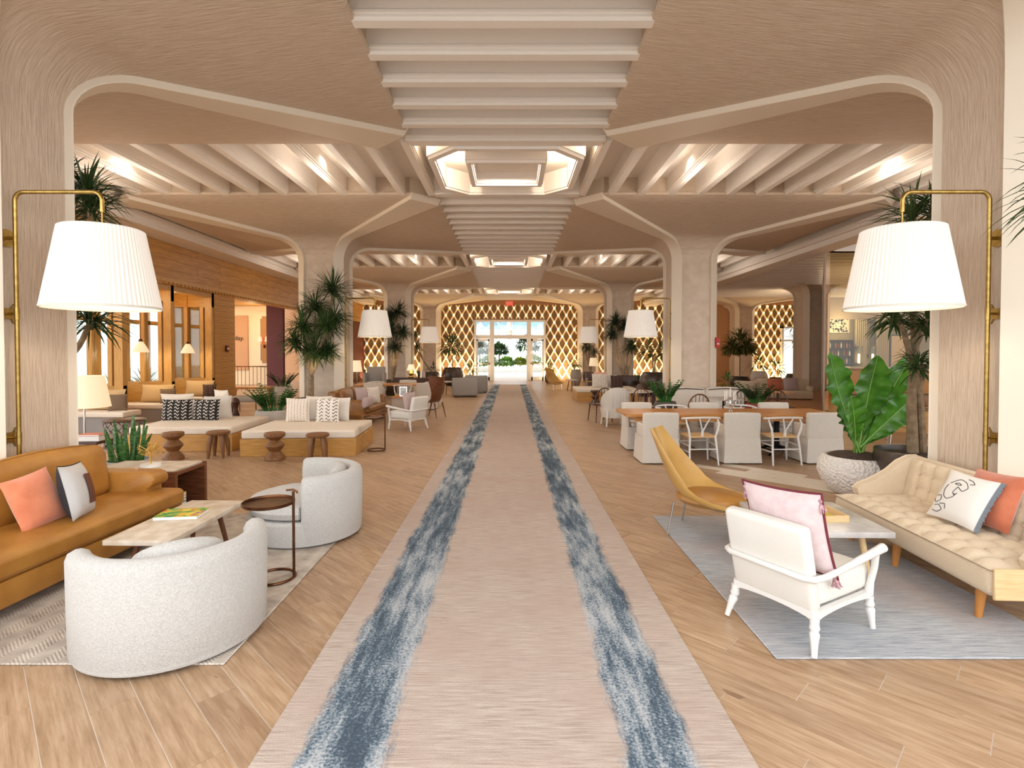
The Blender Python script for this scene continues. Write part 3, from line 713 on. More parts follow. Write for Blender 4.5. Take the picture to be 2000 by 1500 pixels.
lattice('lattice_screen', 'lit diamond lattice screen seen left of the third column palm', -9.5, -5.5, .12, 4.62)
lattice('lattice_screen', 'lit diamond lattice screen behind the dark pot with a bushy plant', 5.4, 9.4, .12, 4.62)
lattice('lattice_screen', 'glowing star lattice wall behind the round-headed fig tree', 14.5, 18.4, .12, 4.62, (16.55, 18.1, 0, 3.2), cw=.46, ch=.80)
# added linear fill lights brighten the lattice strips from below, no fixture
for x, w in ((XO - 3.1, 1.9), (XO + 3.1, 1.9), (-7.5, 3.6), (7.4, 3.6), (15.6, 1.8)):
    lamp('lattice_fill_light', 'AREA', (x, YBACK - .75, .18), 130, (1, .74, .42), w, (math.radians(160), 0, 0), sizey=.1)
# doors
dr = struct(G().box(DX0 - .1, DX0 + .02, YBACK - .12, YBACK + .22, 0, DZ + .1).box(DX1 - .02, DX1 + .1, YBACK - .12, YBACK + .22, 0, DZ + .1).box(DX0 + .02, DX1 - .02, YBACK - .12, YBACK + .22, DZ - .02, DZ + .1)
            .box(-1.26, -1.0, YBACK - .05, YBACK + .15, 0, DZ).box(1.0, 1.26, YBACK - .05, YBACK + .15, 0, DZ)
            .box(DX0, DX1, YBACK - .03, YBACK + .13, 2.56, 2.80), 'door_1', WHITEP, smooth=0)
for x0, x1 in ((DX0 + .02, -1.26), (-1.0, 1.0), (1.26, DX1 - .02)):
    struct(G().box(x0, x1, YBACK + .04, YBACK + .05, 2.8, DZ - .02), 'transom_pane', GLASS, dr, smooth=0)
for s, x0, x1 in ((-1, DX0 + .03, -1.27), (1, 1.27, DX1 - .03)):
    lf = struct(G().box(x0, x0 + .09, YBACK - .02, YBACK + .03, 0, 2.55).box(x1 - .09, x1, YBACK - .02, YBACK + .03, 0, 2.55).box(x0, x1, YBACK - .02, YBACK + .03, 0, .22).box(x0, x1, YBACK - .02, YBACK + .03, 2.42, 2.55).box(x0, x1, YBACK - .02, YBACK + .03, 1.0, 1.07), 'door_leaf', WHITEP, dr, smooth=0)
    struct(G().box(x0 + .09, x1 - .09, YBACK, YBACK + .01, .22, 2.42), 'glass', GLASS, lf, smooth=0)
    hx = x1 - .2 if s < 0 else x0 + .2
    struct(G().tube([(hx - .25, YBACK - .08, 1.05), (hx + .25, YBACK - .08, 1.05)], .018, 6), 'handle', BRASS, lf)
struct(G().box(16.5, 18.15, YBACK - .28, YBACK - .15, 0, .1).box(16.5, 16.62, YBACK - .28, YBACK - .1, 0, 3.3).box(18.03, 18.15, YBACK - .28, YBACK - .1, 0, 3.3).box(16.5, 18.15, YBACK - .28, YBACK - .1, 3.2, 3.3).box(17.28, 17.38, YBACK - .28, YBACK - .1, 0, 3.2).box(16.5, 18.15, YBACK - .26, YBACK - .1, 2.4, 2.5), 'door_2', WHITEP, smooth=0)
struct(G().box(16.6, 18.05, YBACK - .17, YBACK - .16, .1, 3.2), 'door_pane', mat('daylight_emit_glass', '#eef6f4', .2, emit=1.0, emitcol='#f2fbff'), bpy.data.objects['door_2'], smooth=0)  # emission stands in for daylight on the pane, solid wall behind
ex = thing('exit_sign', 'small red illuminated exit sign high above the entrance doors', 'sign', (XO, YBACK - .35, 4.70))
G().rbox(-.22, .22, -.03, .03, -.13, .13, .01).build('housing', mat('lit_red_sign', '#e8584a', .5, emit=.5, emitcol='#ff6a55'), ex)
text('EXIT', .2, (0, -.034, 0), (PI / 2, 0, 0), WHITEP, ex, .003)
G().tube([(0, 0, .13), (0, 0, ZCEIL - 4.70)], .012, 6).build('stem', WHITEP, ex)
# ---------------- outside
struct(G().box(-40, 40, 34, 90, -.2, -.03), 'ground_outside', CONC, smooth=0)
struct(G().box(-40, 40, -50, .2, -.2, -.03).box(-40, -24, .2, 34, -.2, -.03).box(26, 40, .2, 34, -.2, -.03), 'ground_forecourt', FORECOURT, smooth=0)
tag(G().rbox(-9, 9, 47, 47.4, -.03, .45, .04).build('planter_kerb', CONC), 'low white kerb of the flower bed outside the entrance', 'kerb')
def leafball(g, c, r, n, ls, sz=.8):
    for _ in range(n):
        a = R.uniform(0, 2 * PI); u = R.uniform(-.6, 1); q = math.sqrt(max(0, 1 - u * u)); k = r * R.uniform(.55, 1)
        p = Vector((c[0] + k * q * math.cos(a), c[1] + k * q * math.sin(a), c[2] + k * u * sz))
        d = Vector((math.cos(a) * q + R.uniform(-.5, .5), math.sin(a) * q + R.uniform(-.5, .5), u + R.uniform(-.2, .6)))
        g.strap(p, d, ls * R.uniform(.7, 1.2), ls * .6, .5, 2, .1)
for i, (x, z, r, m, lb) in enumerate(((-1.9, .85, .85, HEDGE, 'green hedge clump left of the outdoor flower bed'), (-.35, .8, .72, HEDGE, 'green hedge clump in the middle of the outdoor flower bed'), (2.0, .95, .85, FLOWR, 'yellow flowering shrub right of the outdoor flower bed'), (.85, .85, .5, FLOWR, 'yellow green shrub nearest the bed centre outside'))):
    sh = thing('garden_shrub', lb, 'shrub', (x, 48.6, 0)); g = G(); leafball(g, (0, 0, z), r, 900, .26, .6); g.build('foliage', m, sh, kind='stuff', smooth=0)
    G().tube([(0, 0, -.03), (0, 0, z)], .05, 6).build('stem', BARK, sh)
for i, (x, z, r, lb) in enumerate(((-3.0, 2.0, 1.0, 'dark round tree behind the flower bed at left'), (-1.1, 1.9, .8, 'dark low tree behind the flower bed near the post'), (1.7, 2.4, 1.2, 'dark palm-like tree behind the yellow shrub'))):
    sh = thing('garden_tree', lb, 'tree', (x, 53, 0)); g = G(); leafball(g, (0, 0, z), r, 700, .42, .7); g.build('foliage', LEAFD, sh, kind='stuff', smooth=0)
    G().tube([(0, 0, -.03), (0, 0, z)], .09, 6).build('trunk', BARK, sh)
pf = thing('pavilion', 'pale blue pavilion with diamond fretwork across the drive', 'building', (0, 60, 0))
G().box(-9, 9, 0, .3, 4.2, 7.5).box(-9, -5.5, 0, .3, -.03, 4.2).build('wall', EXTW, pf, smooth=0)
for x in (-.1, 4.2): G().box(x - .3, x + .3, -.2, .4, -.03, 7.0).build('post', WHITEP, pf, smooth=0)
for x in (-4.6, -2.7, -.8):
    for z in (3.2, 5.2):
        G().tube([(x - .8, -.25, z), (x, -.25, z + 1.1), (x + .8, -.25, z), (x, -.25, z - 1.1)], .09, 4, closed=True).build('diamond_fret', WHITEP, pf, smooth=0)
cl_ = thing('entry_chandelier', 'gilded chandelier hanging in the porch beyond the entrance doors', 'chandelier', (.05, 37.5, 3.15))
struct(G().box(-6, 6, 33.6, 42, 5.0, 5.2), 'ceiling_porch', WHITEP, smooth=0)
G().lathe([(.001, -.3), (.07, -.25), (.04, -.1), (.09, 0), (.04, .15), (.03, .5), (.02, 1.85), (.001, 1.85)], 10).build('stem', GOLDM, cl_)
for k in range(8):
    a = k * PI / 4; G().tube([(0, 0, 0), (.3 * math.cos(a), .3 * math.sin(a), -.1), (.62 * math.cos(a), .62 * math.sin(a), .1)], .018, 5).build('arm', GOLDM, cl_)
    G().lathe([(.001, 0), (.05, .02), (.05, .16), (.001, .18)], 8, (.62 * math.cos(a), .62 * math.sin(a), .1)).build('candle_bulb', BULB, cl_)

# ================================================================== RIGHT: BAR ROOM
bw = struct(G().prism([(8.75, 15.1), (16.2, 28.3), (16.16, 28.3), (8.71, 15.1)], 0, 4.52), 'wall_bar_side', GREYP, smooth=0)
struct(G().box(16.2, 26, 28.3, 28.5, 0, ZCEIL), 'wall_bar', mat('sage_panelling', '#a39a82', .7, col2='#958c75', cscale=3, cstretch=(9, 1, .5)), smooth=0)
struct(G().box(25.5, 25.7, 6, 28.4, 0, ZCEIL), 'wall_right', GREYP, smooth=0)
cb = struct(G().box(8.75, 25.5, 14.9, 28.3, 4.86, 4.92), 'ceiling_bar', CEILM, smooth=0)
struct(G().box(8.75, 25.5, 14.75, 14.95, 4.50, ZCEIL).box(8.75, 25.5, 14.7, 14.98, 4.50, 4.56), 'trim_4', RIBM, smooth=0)
rbm = G().extrude([(-a, b) for a, b in rib_poly()], (8.76, 0, 0), (25.4, 0, 0), (0, 1, 0), (0, 0, 1)).mesh('rib', RIBM, 30)
for k in range(22): link('rib', rbm, cb, (0, 15.4 + k * .583, 4.55))
struct(G().box(16.2, 25.5, 28.1, 28.3, 3.45, 4.6), 'trim_5', GREYP, smooth=0)
gs = thing('glass_partition', 'tall frameless glass partition before the bar on the right', 'partition', (0, 15.0, 0))
for x in (8.8, 9.95, 11.1, 12.25):
    G().box(x + .005, x + 1.145, -.006, .006, .16, 4.5).build('glass_sheet', MIRR, gs, smooth=0)
G().box(8.76, 13.5, -.02, .02, .14, .17).build('floor_channel', BRASS, gs, smooth=0)
pfm = struct(G().box(8.78, 25.4, 14.7, 28.2, 0, .14), 'floor_bar', mat('bar_floor_oak', '#c08a55', .35, col2='#a87343', cscale=2, cstretch=(1, 9, 1)), smooth=0)
for x in (12, 16, 20):
    for y in (17, 24): lamp('bar_fill_light', 'POINT', (x + 1, y, 3.3), 130, (1, .80, .56), .2); lamp('bar_downlight', 'SPOT', (x, y, 4.8), 140, (1, .78, .52), .1, spot=2.4)  # point lights added to brighten the bar, no lanterns hang here
# ================================================================== COLUMN LAMPS
def make_lamp():
    """brass column lamp; wall at local x=0, arm towards +x"""
    t = thing('column_lamp', 'x', 'wall lamp')
    px = .085; zt = 3.15; r = .07
    pts = [(px, 0, .45), (px, 0, zt - r)] + [(px + r - r * math.cos(a), 0, zt - r + r * math.sin(a)) for a in (.4, .8, 1.2, PI / 2)]
    ax = .74
    pts += [(px + ax - r + r * math.sin(a), 0, zt - r + r * math.cos(a)) for a in (0, .4, .8, 1.2, PI / 2)] + [(px + ax, 0, zt - .17)]
    G().tube(pts, .0175, 10).build('pole', BRASS, t)
    G().tube([(px + ax, 0, zt - .16), (px + ax, 0, 2.78)], .007, 8).build('hanging_rod', BRASS, t)
    G().lathe([(.001, 0), (.075, 0), (.075, .016), (.001, .016)], 24, M=T(.0, 0, 2.76) @ RY(PI / 2)).tube([(0, 0, 2.76), (px, 0, 2.76)], .015, 8).build('wall_plate', BRASS, t)
    for z in (2.12, 1.06):
        g = G(); g.tube([(0, 0, z), (px, 0, z)], .012, 8); g.tube([(px, 0, z - .05), (px, 0, z + .05)], .021, 10)
        g.extrude([(-.055, -.085), (-.03, -.045), (.03, -.045), (.055, -.085), (.04, 0), (.055, .085), (.03, .045), (-.03, .045), (-.055, .085), (-.04, 0)], (0, 0, z), (.012, 0, z), (0, 1, 0), (0, 0, 1)); g.build('wall_clip', BRASS, t)
    cx = px + ax
    G().lathe([(.425, 2.165), (.305, 2.83), (.285, 2.84), (.03, 2.825)], 144, (cx, 0, 0), pleat=.0035).build('lamp_shade', SHADE, t, smooth=25)
    G().lathe([(.430, 2.160), (.430, 2.178), (.420, 2.178), (.420, 2.16), (.430, 2.16)], 48, (cx, 0, 0)).build('shade_trim', LINENW, bpy.data.objects['lamp_shade'])
    G().tube([(cx, 0, 2.82), (cx, 0, 2.6)], .02, 8).build('socket', BRASS, t)
    G().ball((cx, 0, 2.55), .06, 12, 8).build('bulb', BULB, t)
    return t
lamp0 = make_lamp()
LL = {(0, -1): 'nearest column lamp with wide pleated white shade above the tan sofa', (0, 1): 'nearest column lamp with wide pleated white shade above the tufted sofa',
      (1, -1): 'column lamp on the second column by the tall dracaena, left of the aisle', (1, 1): 'column lamp on the second column with the red alarm, right of the aisle',
      (2, -1): 'smallest column lamp left of the aisle, on the third column', (2, 1): 'smallest column lamp right of the aisle, on the third column'}
first = True
for k in range(3):
    for sx in (-1, 1):
        loc = (XO + sx * (XC - CA), ZROW[k] - .27, 0); rz = 0 if sx < 0 else PI
        if first: lamp0.location = loc; lamp0.rotation_euler = (0, 0, rz); lamp0['label'] = LL[(k, sx)]; lamp0['group'] = 'brass column lamps'; first = False
        else: dup(lamp0, loc, rz, LL[(k, sx)], 'brass column lamps')
        lamp('column_lamp_light', 'POINT', (XO + sx * (XC - CA - .825), ZROW[k] - .27, 2.45), 14, (1, .84, .64), .06)
fa2 = thing('fire_alarm', 'red pull alarm on the aisle-side rear edge of the second right column', 'alarm', (XO + XC + .62, ZROW[1] - .42, 2.05), 0)
fa2.location = (5.17, 13.70, 2.02); G().rbox(0, .10, -.05, .05, -.13, .13, .01).build('housing', mat('alarm_red', '#b02a22', .5), fa2); G().rbox(.02, .08, -.06, -.05, -.05, -.02, .004).build('handle', WHITEP, fa2)

# ================================================================== PLANTS
def crown(g, c, r, n, w=.032, up=.2, droop=.9):
    for _ in range(n):
        a = R.uniform(0, 2 * PI); u = R.uniform(-.55, 1.0)
        q = math.sqrt(max(.02, 1 - u * u))
        d = (q * math.cos(a), q * math.sin(a), u + up)
        b = (c[0] + .05 * q * math.cos(a), c[1] + .05 * q * math.sin(a), c[2] + R.uniform(-.1, .12))
        g.strap(b, d, r * R.uniform(.75, 1.12), w * R.uniform(.8, 1.2), droop * R.uniform(.4, 1.2), 4, .2)
def bowl(t, r, h, m, soil=True, n=32):
    G().lathe([(.001, 0), (r * .55, 0), (r * .62, .02), (r * .9, h * .45), (r, h * .78), (r * .97, h), (r * .90, h), (r * .88, h * .9), (r * .5, h * .85)], n).build('pot', m, t)
    if soil: G().lathe([(r * .89, h * .90), (r * .5, h * .95), (.001, h * .96)], 20).build('soil', SOIL, t.children[-1] if t.children else t)
def dracaena(label, x, y, pr, ph, trunks, crowns, leafm=LEAFD, potm=POTD, n=75, w=.032, group='dracaenas beside the columns'):
    """trunks: lists of points (absolute offsets from x,y); crowns: (dx,dy,z,r)"""
    t = thing('dracaena_tree', label, 'potted tree', (x, y, 0), 0, group)
    bowl(t, pr, ph, potm)
    for pts, r0, r1 in trunks:
        k = len(pts) - 1
        # smooth the path
        P = []
        for i in range(k):
            for s in range(4): P.append(Vector(pts[i]).lerp(Vector(pts[i + 1]), s / 4))
        P.append(Vector(pts[-1])); P = [P[0]] + [(P[i - 1] + P[i] * 2 + P[i + 1]) / 4 for i in range(1, len(P) - 1)] + [P[-1]]
        G().tube(P, [r0 + (r1 - r0) * i / (len(P) - 1) for i in range(len(P))], 9).build('trunk', BARK, t)
    for (dx, dy, z, r) in crowns:
        g = G(); crown(g, (dx, dy, z), r, n, w); g.build('leaves', leafm, t, kind='stuff', smooth=0)
    return t
def cpx(px, py, Y, x, y, dy=0, r=.5): return (xat(px, Y) - x, dy, zat(py, Y), r)
# second left column
x, y = -4.85, 13.15
cr = [cpx(*a) for a in ((652, 570, 13.1, x, y, -.05, .68), (615, 600, 13.0, x, y, -.1, .55), (590, 640, 13.0, x, y, -.1, .60), (638, 640, 12.9, x, y, -.25, .58), (615, 690, 12.95, x, y, -.2, .55), (655, 625, 13.2, x, y, 0, .5), (580, 672, 13.1, x, y, -.15, .5), (640, 690, 13.05, x, y, -.1, .45))]
def tr(mid, c, r0=.075, r1=.03, b=(0, 0, .6)): return ([b, mid, (c[0] * .85, c[1] * .85, (mid[2] + c[2]) / 2 + .1), (c[0], c[1], c[2])], r0, r1)
fk = (.02, -.02, 1.2)
dracaena('tall bushy dracaena in a dark bowl before the second left column', x, y, .40, .66,
         [([(0, 0, .6), (.01, 0, .95), fk], .075, .065)] + [tr((fk[0] + (c[0] - fk[0]) * .45, c[1] * .5, 1.75), c, .042, .022, fk) for c in cr], cr, n=170, w=.036)
# behind the nearest columns
x, y = -5.75, 6.45
cr = [(.0, .1, 3.75, .62), (.22, .0, 3.35, .55), (.18, -.05, 2.25, .62), (-.2, .1, 3.0, .5)]
cr = [cpx(160, 372, 6.4, x, y, .05, .50), cpx(172, 405, 6.35, x, y, 0, .45), cpx(170, 628, 6.3, x, y, -.1, .52), cpx(120, 350, 6.5, x, y, .1, .5)]
dracaena('dracaena half hidden behind the nearest left column and its lamp', x, y, .36, .62, [tr((c[0] * .35, c[1], 1.4), c, .05, .025) for c in cr], cr, n=95, w=.040)
x, y = 4.85, 6.45
cr = [cpx(1785, 425, 6.3, x, y, -.1, .52), cpx(1822, 398, 6.4, x, y, 0, .42), cpx(1752, 622, 6.4, x, y, 0, .40), cpx(1830, 640, 6.3, x, y, 0, .35), cpx(1812, 715, 6.2, x, y, -.1, .26)]
dracaena('dracaena with a thick pale trunk behind the nearest right column', x, y, .45, .62,
         [([(-.05, 0, .55), (-.08, 0, 1.2), (.0, .05, 1.9), (-.1, 0, 2.6), cr[0][:3]], .062, .026), ([(.1, .05, .55), (.02, 0, 1.3), (-.12, -.03, 1.75), (-.2, 0, 2.1), cr[2][:3]], .048, .024), ([(-.02, 0, 1.3), (.05, -.05, 1.6), cr[4][:3]], .04, .02), ([(0, .05, 1.9), (.1, 0, 2.2), cr[3][:3]], .05, .025), ([(0, 0, 2.4), cr[1][:3]], .04, .025)], cr, n=85, w=.038)
# third columns
x, y = -4.85, 22.3
cr = [cpx(a, b, 22.3, x, y, dy, r) for a, b, dy, r in ((778, 612, 0, .62), (765, 650, -.1, .55), (785, 650, .1, .55), (772, 680, -.15, .55), (760, 620, .1, .5))]
dracaena('dark dracaena before the third left column', x, y, .55, .62, [tr((c[0] * .5 + .0, c[1] * .5, 1.5), c, .06, .03) for c in cr], cr, LEAFDK, n=130, w=.05)
x, y = 4.75, 22.3
cr = [cpx(a, b, 22.3, x, y, dy, r) for a, b, dy, r in ((1202, 632, 0, .58), (1222, 640, .1, .5), (1232, 678, -.1, .55), (1195, 655, 0, .45))]
dracaena('dark dracaena on fanned bare trunks before the third right column', x, y, .55, .62, [tr((c[0] * .55, c[1] * .5, 1.3), c, .06, .035) for c in cr], cr, LEAFDK, n=130, w=.05)
# edge of frame, right: leaves reach in from a plant before the column
x, y = 4.05, 3.45
cr = [cpx(2035, 370, 3.5, x, y, 0, .30), cpx(2060, 345, 3.5, x, y, 0, .3)]
dracaena('dracaena whose leaf tips reach in above the tufted sofa from the right edge', 4.30, 2.95, .32, .62, [([(0, 0, .55), (-.2, .2, 1.6), (-.72, .55, 2.82)], .05, .025)], [(-.74, .56, 2.86, .42), (-.70, .5, 2.98, .36)], n=40, w=.034)
# far right column row
x, y = 4.6, 31.2
cr = [cpx(a, b, 31.2, x, y, 0, r) for a, b, r in ((1150, 682, .7), (1162, 690, .6), (1143, 676, .5))]
dracaena('dark bushy dracaena before the farthest right column', x, y, .5, .6, [tr((c[0] * .5, 0, 1.2), c, .06, .03) for c in cr], cr, LEAFDK, n=60, w=.06)
x, y = -4.55, 31.3
cr = [cpx(a, b, 31.3, x, y, 0, r) for a, b, r in ((812, 655, .5), (814, 680, .6))]
dracaena('dark narrow dracaena behind the third left lamp', x, y, .4, .6, [tr((c[0] * .5, 0, 1.2), c, .05, .03) for c in cr], cr, LEAFDK, n=50, w=.06)
def palmlet(label, x, y, pr, ph, potm, stem, c, leafm, n, L, w, name='potted_plant', potlift=0, standm=None):
    t = thing(name, label, 'potted plant', (x, y, 0)); 
    z = potlift
    if standm:
        G().lathe([(.001, 0), (pr * .75, 0), (pr * .75, .03), (.06, .06), (.06, z - .05), (pr * .9, z - .03), (pr * .9, z - .001), (.001, z - .001)], 20).build('stand', standm, t)
    G().lathe([(.001, z), (pr * .55, z), (pr * .62, z + .015), (pr * .84, z + ph * .22), (pr * .97, z + ph * .42), (pr, z + ph * .58), (pr * .94, z + ph * .78), (pr * .78, z + ph * .95), (pr * .80, z + ph), (pr * .72, z + ph), (pr * .70, z + ph * .9), (.001, z + ph * .92)], 28).build('pot', potm, t)
    if stem:
        for s in stem: G().tube([(s[0] * .3, s[1] * .3, z + ph * .8), (s[0] * .6, s[1] * .6, (z + ph + s[2]) / 2), s], .022, 7).build('stem', BARK, t)
    for (cx, cy_, cz, r) in c:
        g = G()
        for _ in range(n):
            a = R.uniform(0, 2 * PI); u = R.uniform(-.4, 1); q = math.sqrt(max(.05, 1 - u * u)); k = r * R.uniform(.25, .9)
            g.strap((cx + k * q * math.cos(a) * .9, cy_ + k * q * math.sin(a) * .9, cz + k * u), (q * math.cos(a), q * math.sin(a), u * .8 + .1), L * R.uniform(.7, 1.2), w, .9, 3, .15)
        g.build('leaves', leafm, t, kind='stuff', smooth=0)
    return t
def zz(label, x, y, pr, ph, potm, n, L, potlift=0, standm=None, spread=1.0, leafm=LEAFZ):
    """arching stalks with paired glossy leaflets"""
    t = thing('potted_plant', label, 'potted plant', (x, y, 0)); z = potlift
    if standm: G().lathe([(.001, 0), (pr * .75, 0), (pr * .75, .03), (.06, .06), (.06, z - .05), (pr * .9, z - .03), (pr * .9, z - .001), (.001, z - .001)], 20).build('stand', standm, t)
    G().lathe([(.001, z), (pr * .62, z), (pr * .72, z + .02), (pr * .98, z + ph * .45), (pr, z + ph * .6), (pr * .86, z + ph), (pr * .78, z + ph), (pr * .76, z + ph * .92), (.001, z + ph * .94)], 28).build('pot', potm, t)
    g = G(); st = G()
    for k in range(int(n * 1.4)):
        a = R.uniform(0, 2 * PI); d = Vector((math.cos(a) * R.uniform(.05, .55) * spread, math.sin(a) * R.uniform(.15, .7) * spread, 1)).normalized()
        p = Vector((math.cos(a) * pr * .4, math.sin(a) * pr * .4, z + ph * .9)); l = L * R.uniform(.6, 1.1); path = [p.copy()]
        for i in range(9):
            d = (d + Vector((math.cos(a), math.sin(a), -.15)) * .07).normalized(); p = p + d * l / 9; path.append(p.copy())
            if i > 1:
                sd = d.cross(Vector((0, 0, 1))).normalized()
                for s in (-1, 1): g.strap(p, sd * s * .9 + d * .65 + Vector((0, 0, .15)), L * .17 * R.uniform(.8, 1.1), L * .13, .4, 3, .10)
        st.tube(path, [.012 - .008 * i / 9 for i in range(10)], 5)
    st.build('stalks', LEAFZ, t, kind='stuff'); g.build('leaves', leafm, t, kind='stuff', smooth=0)
    return t

# ================================================================== SOFT FURNISHINGS
def pillow(label, m, w, h, t, M, name='throw_pillow', group=None, edge=None, n=12):
    loc, q, _ = M.decompose()
    o = G().pillow(w, h, t, n).build(name, m); o.rotation_mode = 'XYZ'; o.location = loc; o.rotation_euler = q.to_euler()
    if edge:
        pts = []
        for u, v in [(-1 + 2 * i / 8, -1) for i in range(8)] + [(1, -1 + 2 * i / 8) for i in range(8)] + [(1 - 2 * i / 8, 1) for i in range(8)] + [(-1, 1 - 2 * i / 8) for i in range(8)]:
            pts.append((u * (1 - .06 * (1 - v * v)) * w / 2, 0, h / 2 + v * (1 - .06 * (1 - u * u)) * h / 2))
        G().tube(pts, .008, 6, closed=True).build('piping', edge, o)
    return tag(o, label, 'pillow', group)

# ---- tan leather sofa: local x = out from the back (front at 0), y = along (0 = far end)
TS = thing('leather_sofa', 'long tan leather sofa along the left edge, on the herringbone rug', 'sofa', (-3.22, 5.37, 0), -.05)
L_ = 2.9
G().rbox(-.93, -.02, -L_, 0, .10, .285, .02, 2).build('base', LEATHER, TS)
G().rbox(-.72, .0, -L_ + .01, -.005, .285, .455, .055, 4, puff=.02, cuts=3).build('seat_cushion', LEATHER, TS)
G().rbox(-.98, -.80, -L_, 0, .10, .82, .05, 3).build('back_frame', LEATHER, TS)
for k, (a, b) in enumerate(((-1.47, -.215), (-2.72, -1.49))):
    M = T(-.66, 0, .45) @ RY(math.radians(-10))
    c = G().rbox(-.11, .09, a, b, .0, .46, .07, 4, M=M, puff=.06, cuts=3).build('back_cushion', LEATHER, TS)
    pts = [M @ Vector((.055, a + .05, .05)), M @ Vector((.055, a + .05, .42)), M @ Vector((.055, b - .05, .42)), M @ Vector((.055, b - .05, .05))]
    G().tube(pts, .006, 6).build('welt', LEATHER2, c)
for ya, lb in ((-.225, 'far'), (-L_, 'near')):
    pr = [(-.16, .10), (.06, .10), (.06, .52), (.075, .55), (.07, .60), (.03, .625), (-.16, .625)]
    ap_ = [(-.92, .28), (-.25, .28), (-.245, .49), (-.205, .505), (-.175, .54), (-.175, .585), (-.20, .62), (-.25, .637), (-.92, .64)]
    lo = []
    for yy, sc in ((ya, .93), (ya + .012, .985), (ya + .03, 1), (ya + .19, 1), (ya + .208, .985), (ya + .22, .93)): lo.append([(-.55 + (a + .55) * (1 - (1 - sc) * .4), yy, .46 + (b - .46) * sc) for a, b in ap_])
    G().loft(lo, True, True).build('arm', LEATHER, TS, smooth=50)
for a, b in ((-.08, -.1), (-.08, -L_ + .1), (-.86, -.1), (-.86, -L_ + .1)):
    G().lathe([(.022, .013), (.03, .10)], 10, (a, b, 0)).build('leg', DARKW, TS)
G().tube([(.004, -1.42, .12), (.004, -1.42, .28)], .003, 4).build('seam', LEATHER2, TS)
p = at(75, 1032, .455); pillow('coral velvet pillow leaning on the tan sofa back', CORAL, .39, .43, .15, T(-3.57, 4.16, .458) @ RZ(math.radians(84)) @ RX(math.radians(-20)) @ RY(math.radians(-7)))
bp2 = pillow('black and pale grey pillow with a brown patch on the tan sofa', mat('pale_grey_face_fabric', '#c9c8c8', .9, bump=.2, bscale=120), .46, .44, .16, T(-3.46, 4.38, .458) @ RZ(math.radians(112)) @ RX(math.radians(-14)) @ RY(math.radians(6)))
g = G().pillow(.468, .448, .172, 12); keep = [f for f in g.f if sum(g.v[i][1] for i in f) / len(f) > -.0]; g.f = keep
g.build('black_panel', CHARC, bp2, smooth=60)
g = G().pillow(.475, .455, .178, 16); g.f = [f for f in g.f if -.02 < sum(g.v[i][0] for i in f) / len(f) < .11 and .10 < sum(g.v[i][2] for i in f) / len(f) < .33 and sum(g.v[i][1] for i in f) < 0]; g.build('brown_patch', BROWNP, bp2, smooth=60)
# ---- walnut side table
st_ = thing('side_table', 'walnut box side table with a pale stone top and one open end', 'side table', (-3.55, 5.72, 0))
w, d, h = .95, .60, .52
G().box(-w, 0, 0, .045, 0, h).build('side_panel', WALNUT, st_, smooth=0); G().box(-w, 0, d - .045, d, 0, h).build('side_panel', WALNUT, st_, smooth=0)
G().box(-w, 0, .045, d - .045, 0.02, .075).build('bottom_panel', WALNUT, st_, smooth=0); G().box(-w, -w + .03, .045, d - .045, .075, h - .045).build('back_panel', WALNUT, st_, smooth=0)
G().box(-w, 0, .045, d - .045, h - .045, h - .01).build('top_panel', WALNUT, st_, smooth=0)
G().box(-w + .02, -.03, .03, d - .03, h - .009, h + .006).build('stone_inlay', TRAV, st_.children[-1], smooth=0)
zb = .076
for k, (c, a) in enumerate((('#3f6b4a', .02), ('#2e4f7a', -.03), ('#4f8a5c', .03), ('#6a8fa0', 0), ('#d8b53a', -.02))):
    b = thing('book', 'book in the walnut table\'s open end, %s of the stack' % ['green, bottom', 'dark blue, second from the bottom', 'light green, middle', 'slate, second from the top', 'yellow, top'][k], 'book', (-.20 - 3.55, 5.72 + .20, zb), a, 'books in the walnut side table')
    G().box(-.14, .14, -.10, .10, .0, .003).box(-.14, .14, -.10, .10, .029, .032).box(-.14, .14, -.10, -.097, .003, .029).build('cover', mat('book_cover_%d' % k, c, .5), b, smooth=0)
    G().box(-.136, .136, -.097, .096, .003, .029).build('pages', PAPER, b, smooth=0); zb += .033
gt = thing('tree_sculpture', 'small golden wire tree on a white marble disc on the walnut side table', 'sculpture', (-3.98, 5.98, h + .007))
G().lathe([(.001, 0), (.10, 0), (.10, .028), (.001, .028)], 28).build('base', mat('white_marble', '#f1eee9', .3), gt)
g = G(); g.tube([(0, 0, .028), (0, 0, .16)], .008, 6); lf = G()
for k in range(26):
    a = R.uniform(0, 2 * PI); z0 = R.uniform(.10, .2); l = R.uniform(.07, .15); e = R.uniform(.2, 1.2)
    p1 = Vector((math.cos(a) * l * math.cos(e), math.sin(a) * l * math.cos(e), z0 + l * math.sin(e))); g.tube([(0, 0, z0), p1 * .6 + Vector((0, 0, z0 * .4)), p1], .0035, 4)
    for q in range(3): lf.ball(p1 * R.uniform(.85, 1.02) + Vector((R.uniform(-.015, .015), R.uniform(-.015, .015), R.uniform(-.015, .015))), .0055, 5, 3)
g.build('trunk', GOLDM, gt); lf.build('leaf_beads', GOLDM, gt, kind='stuff')
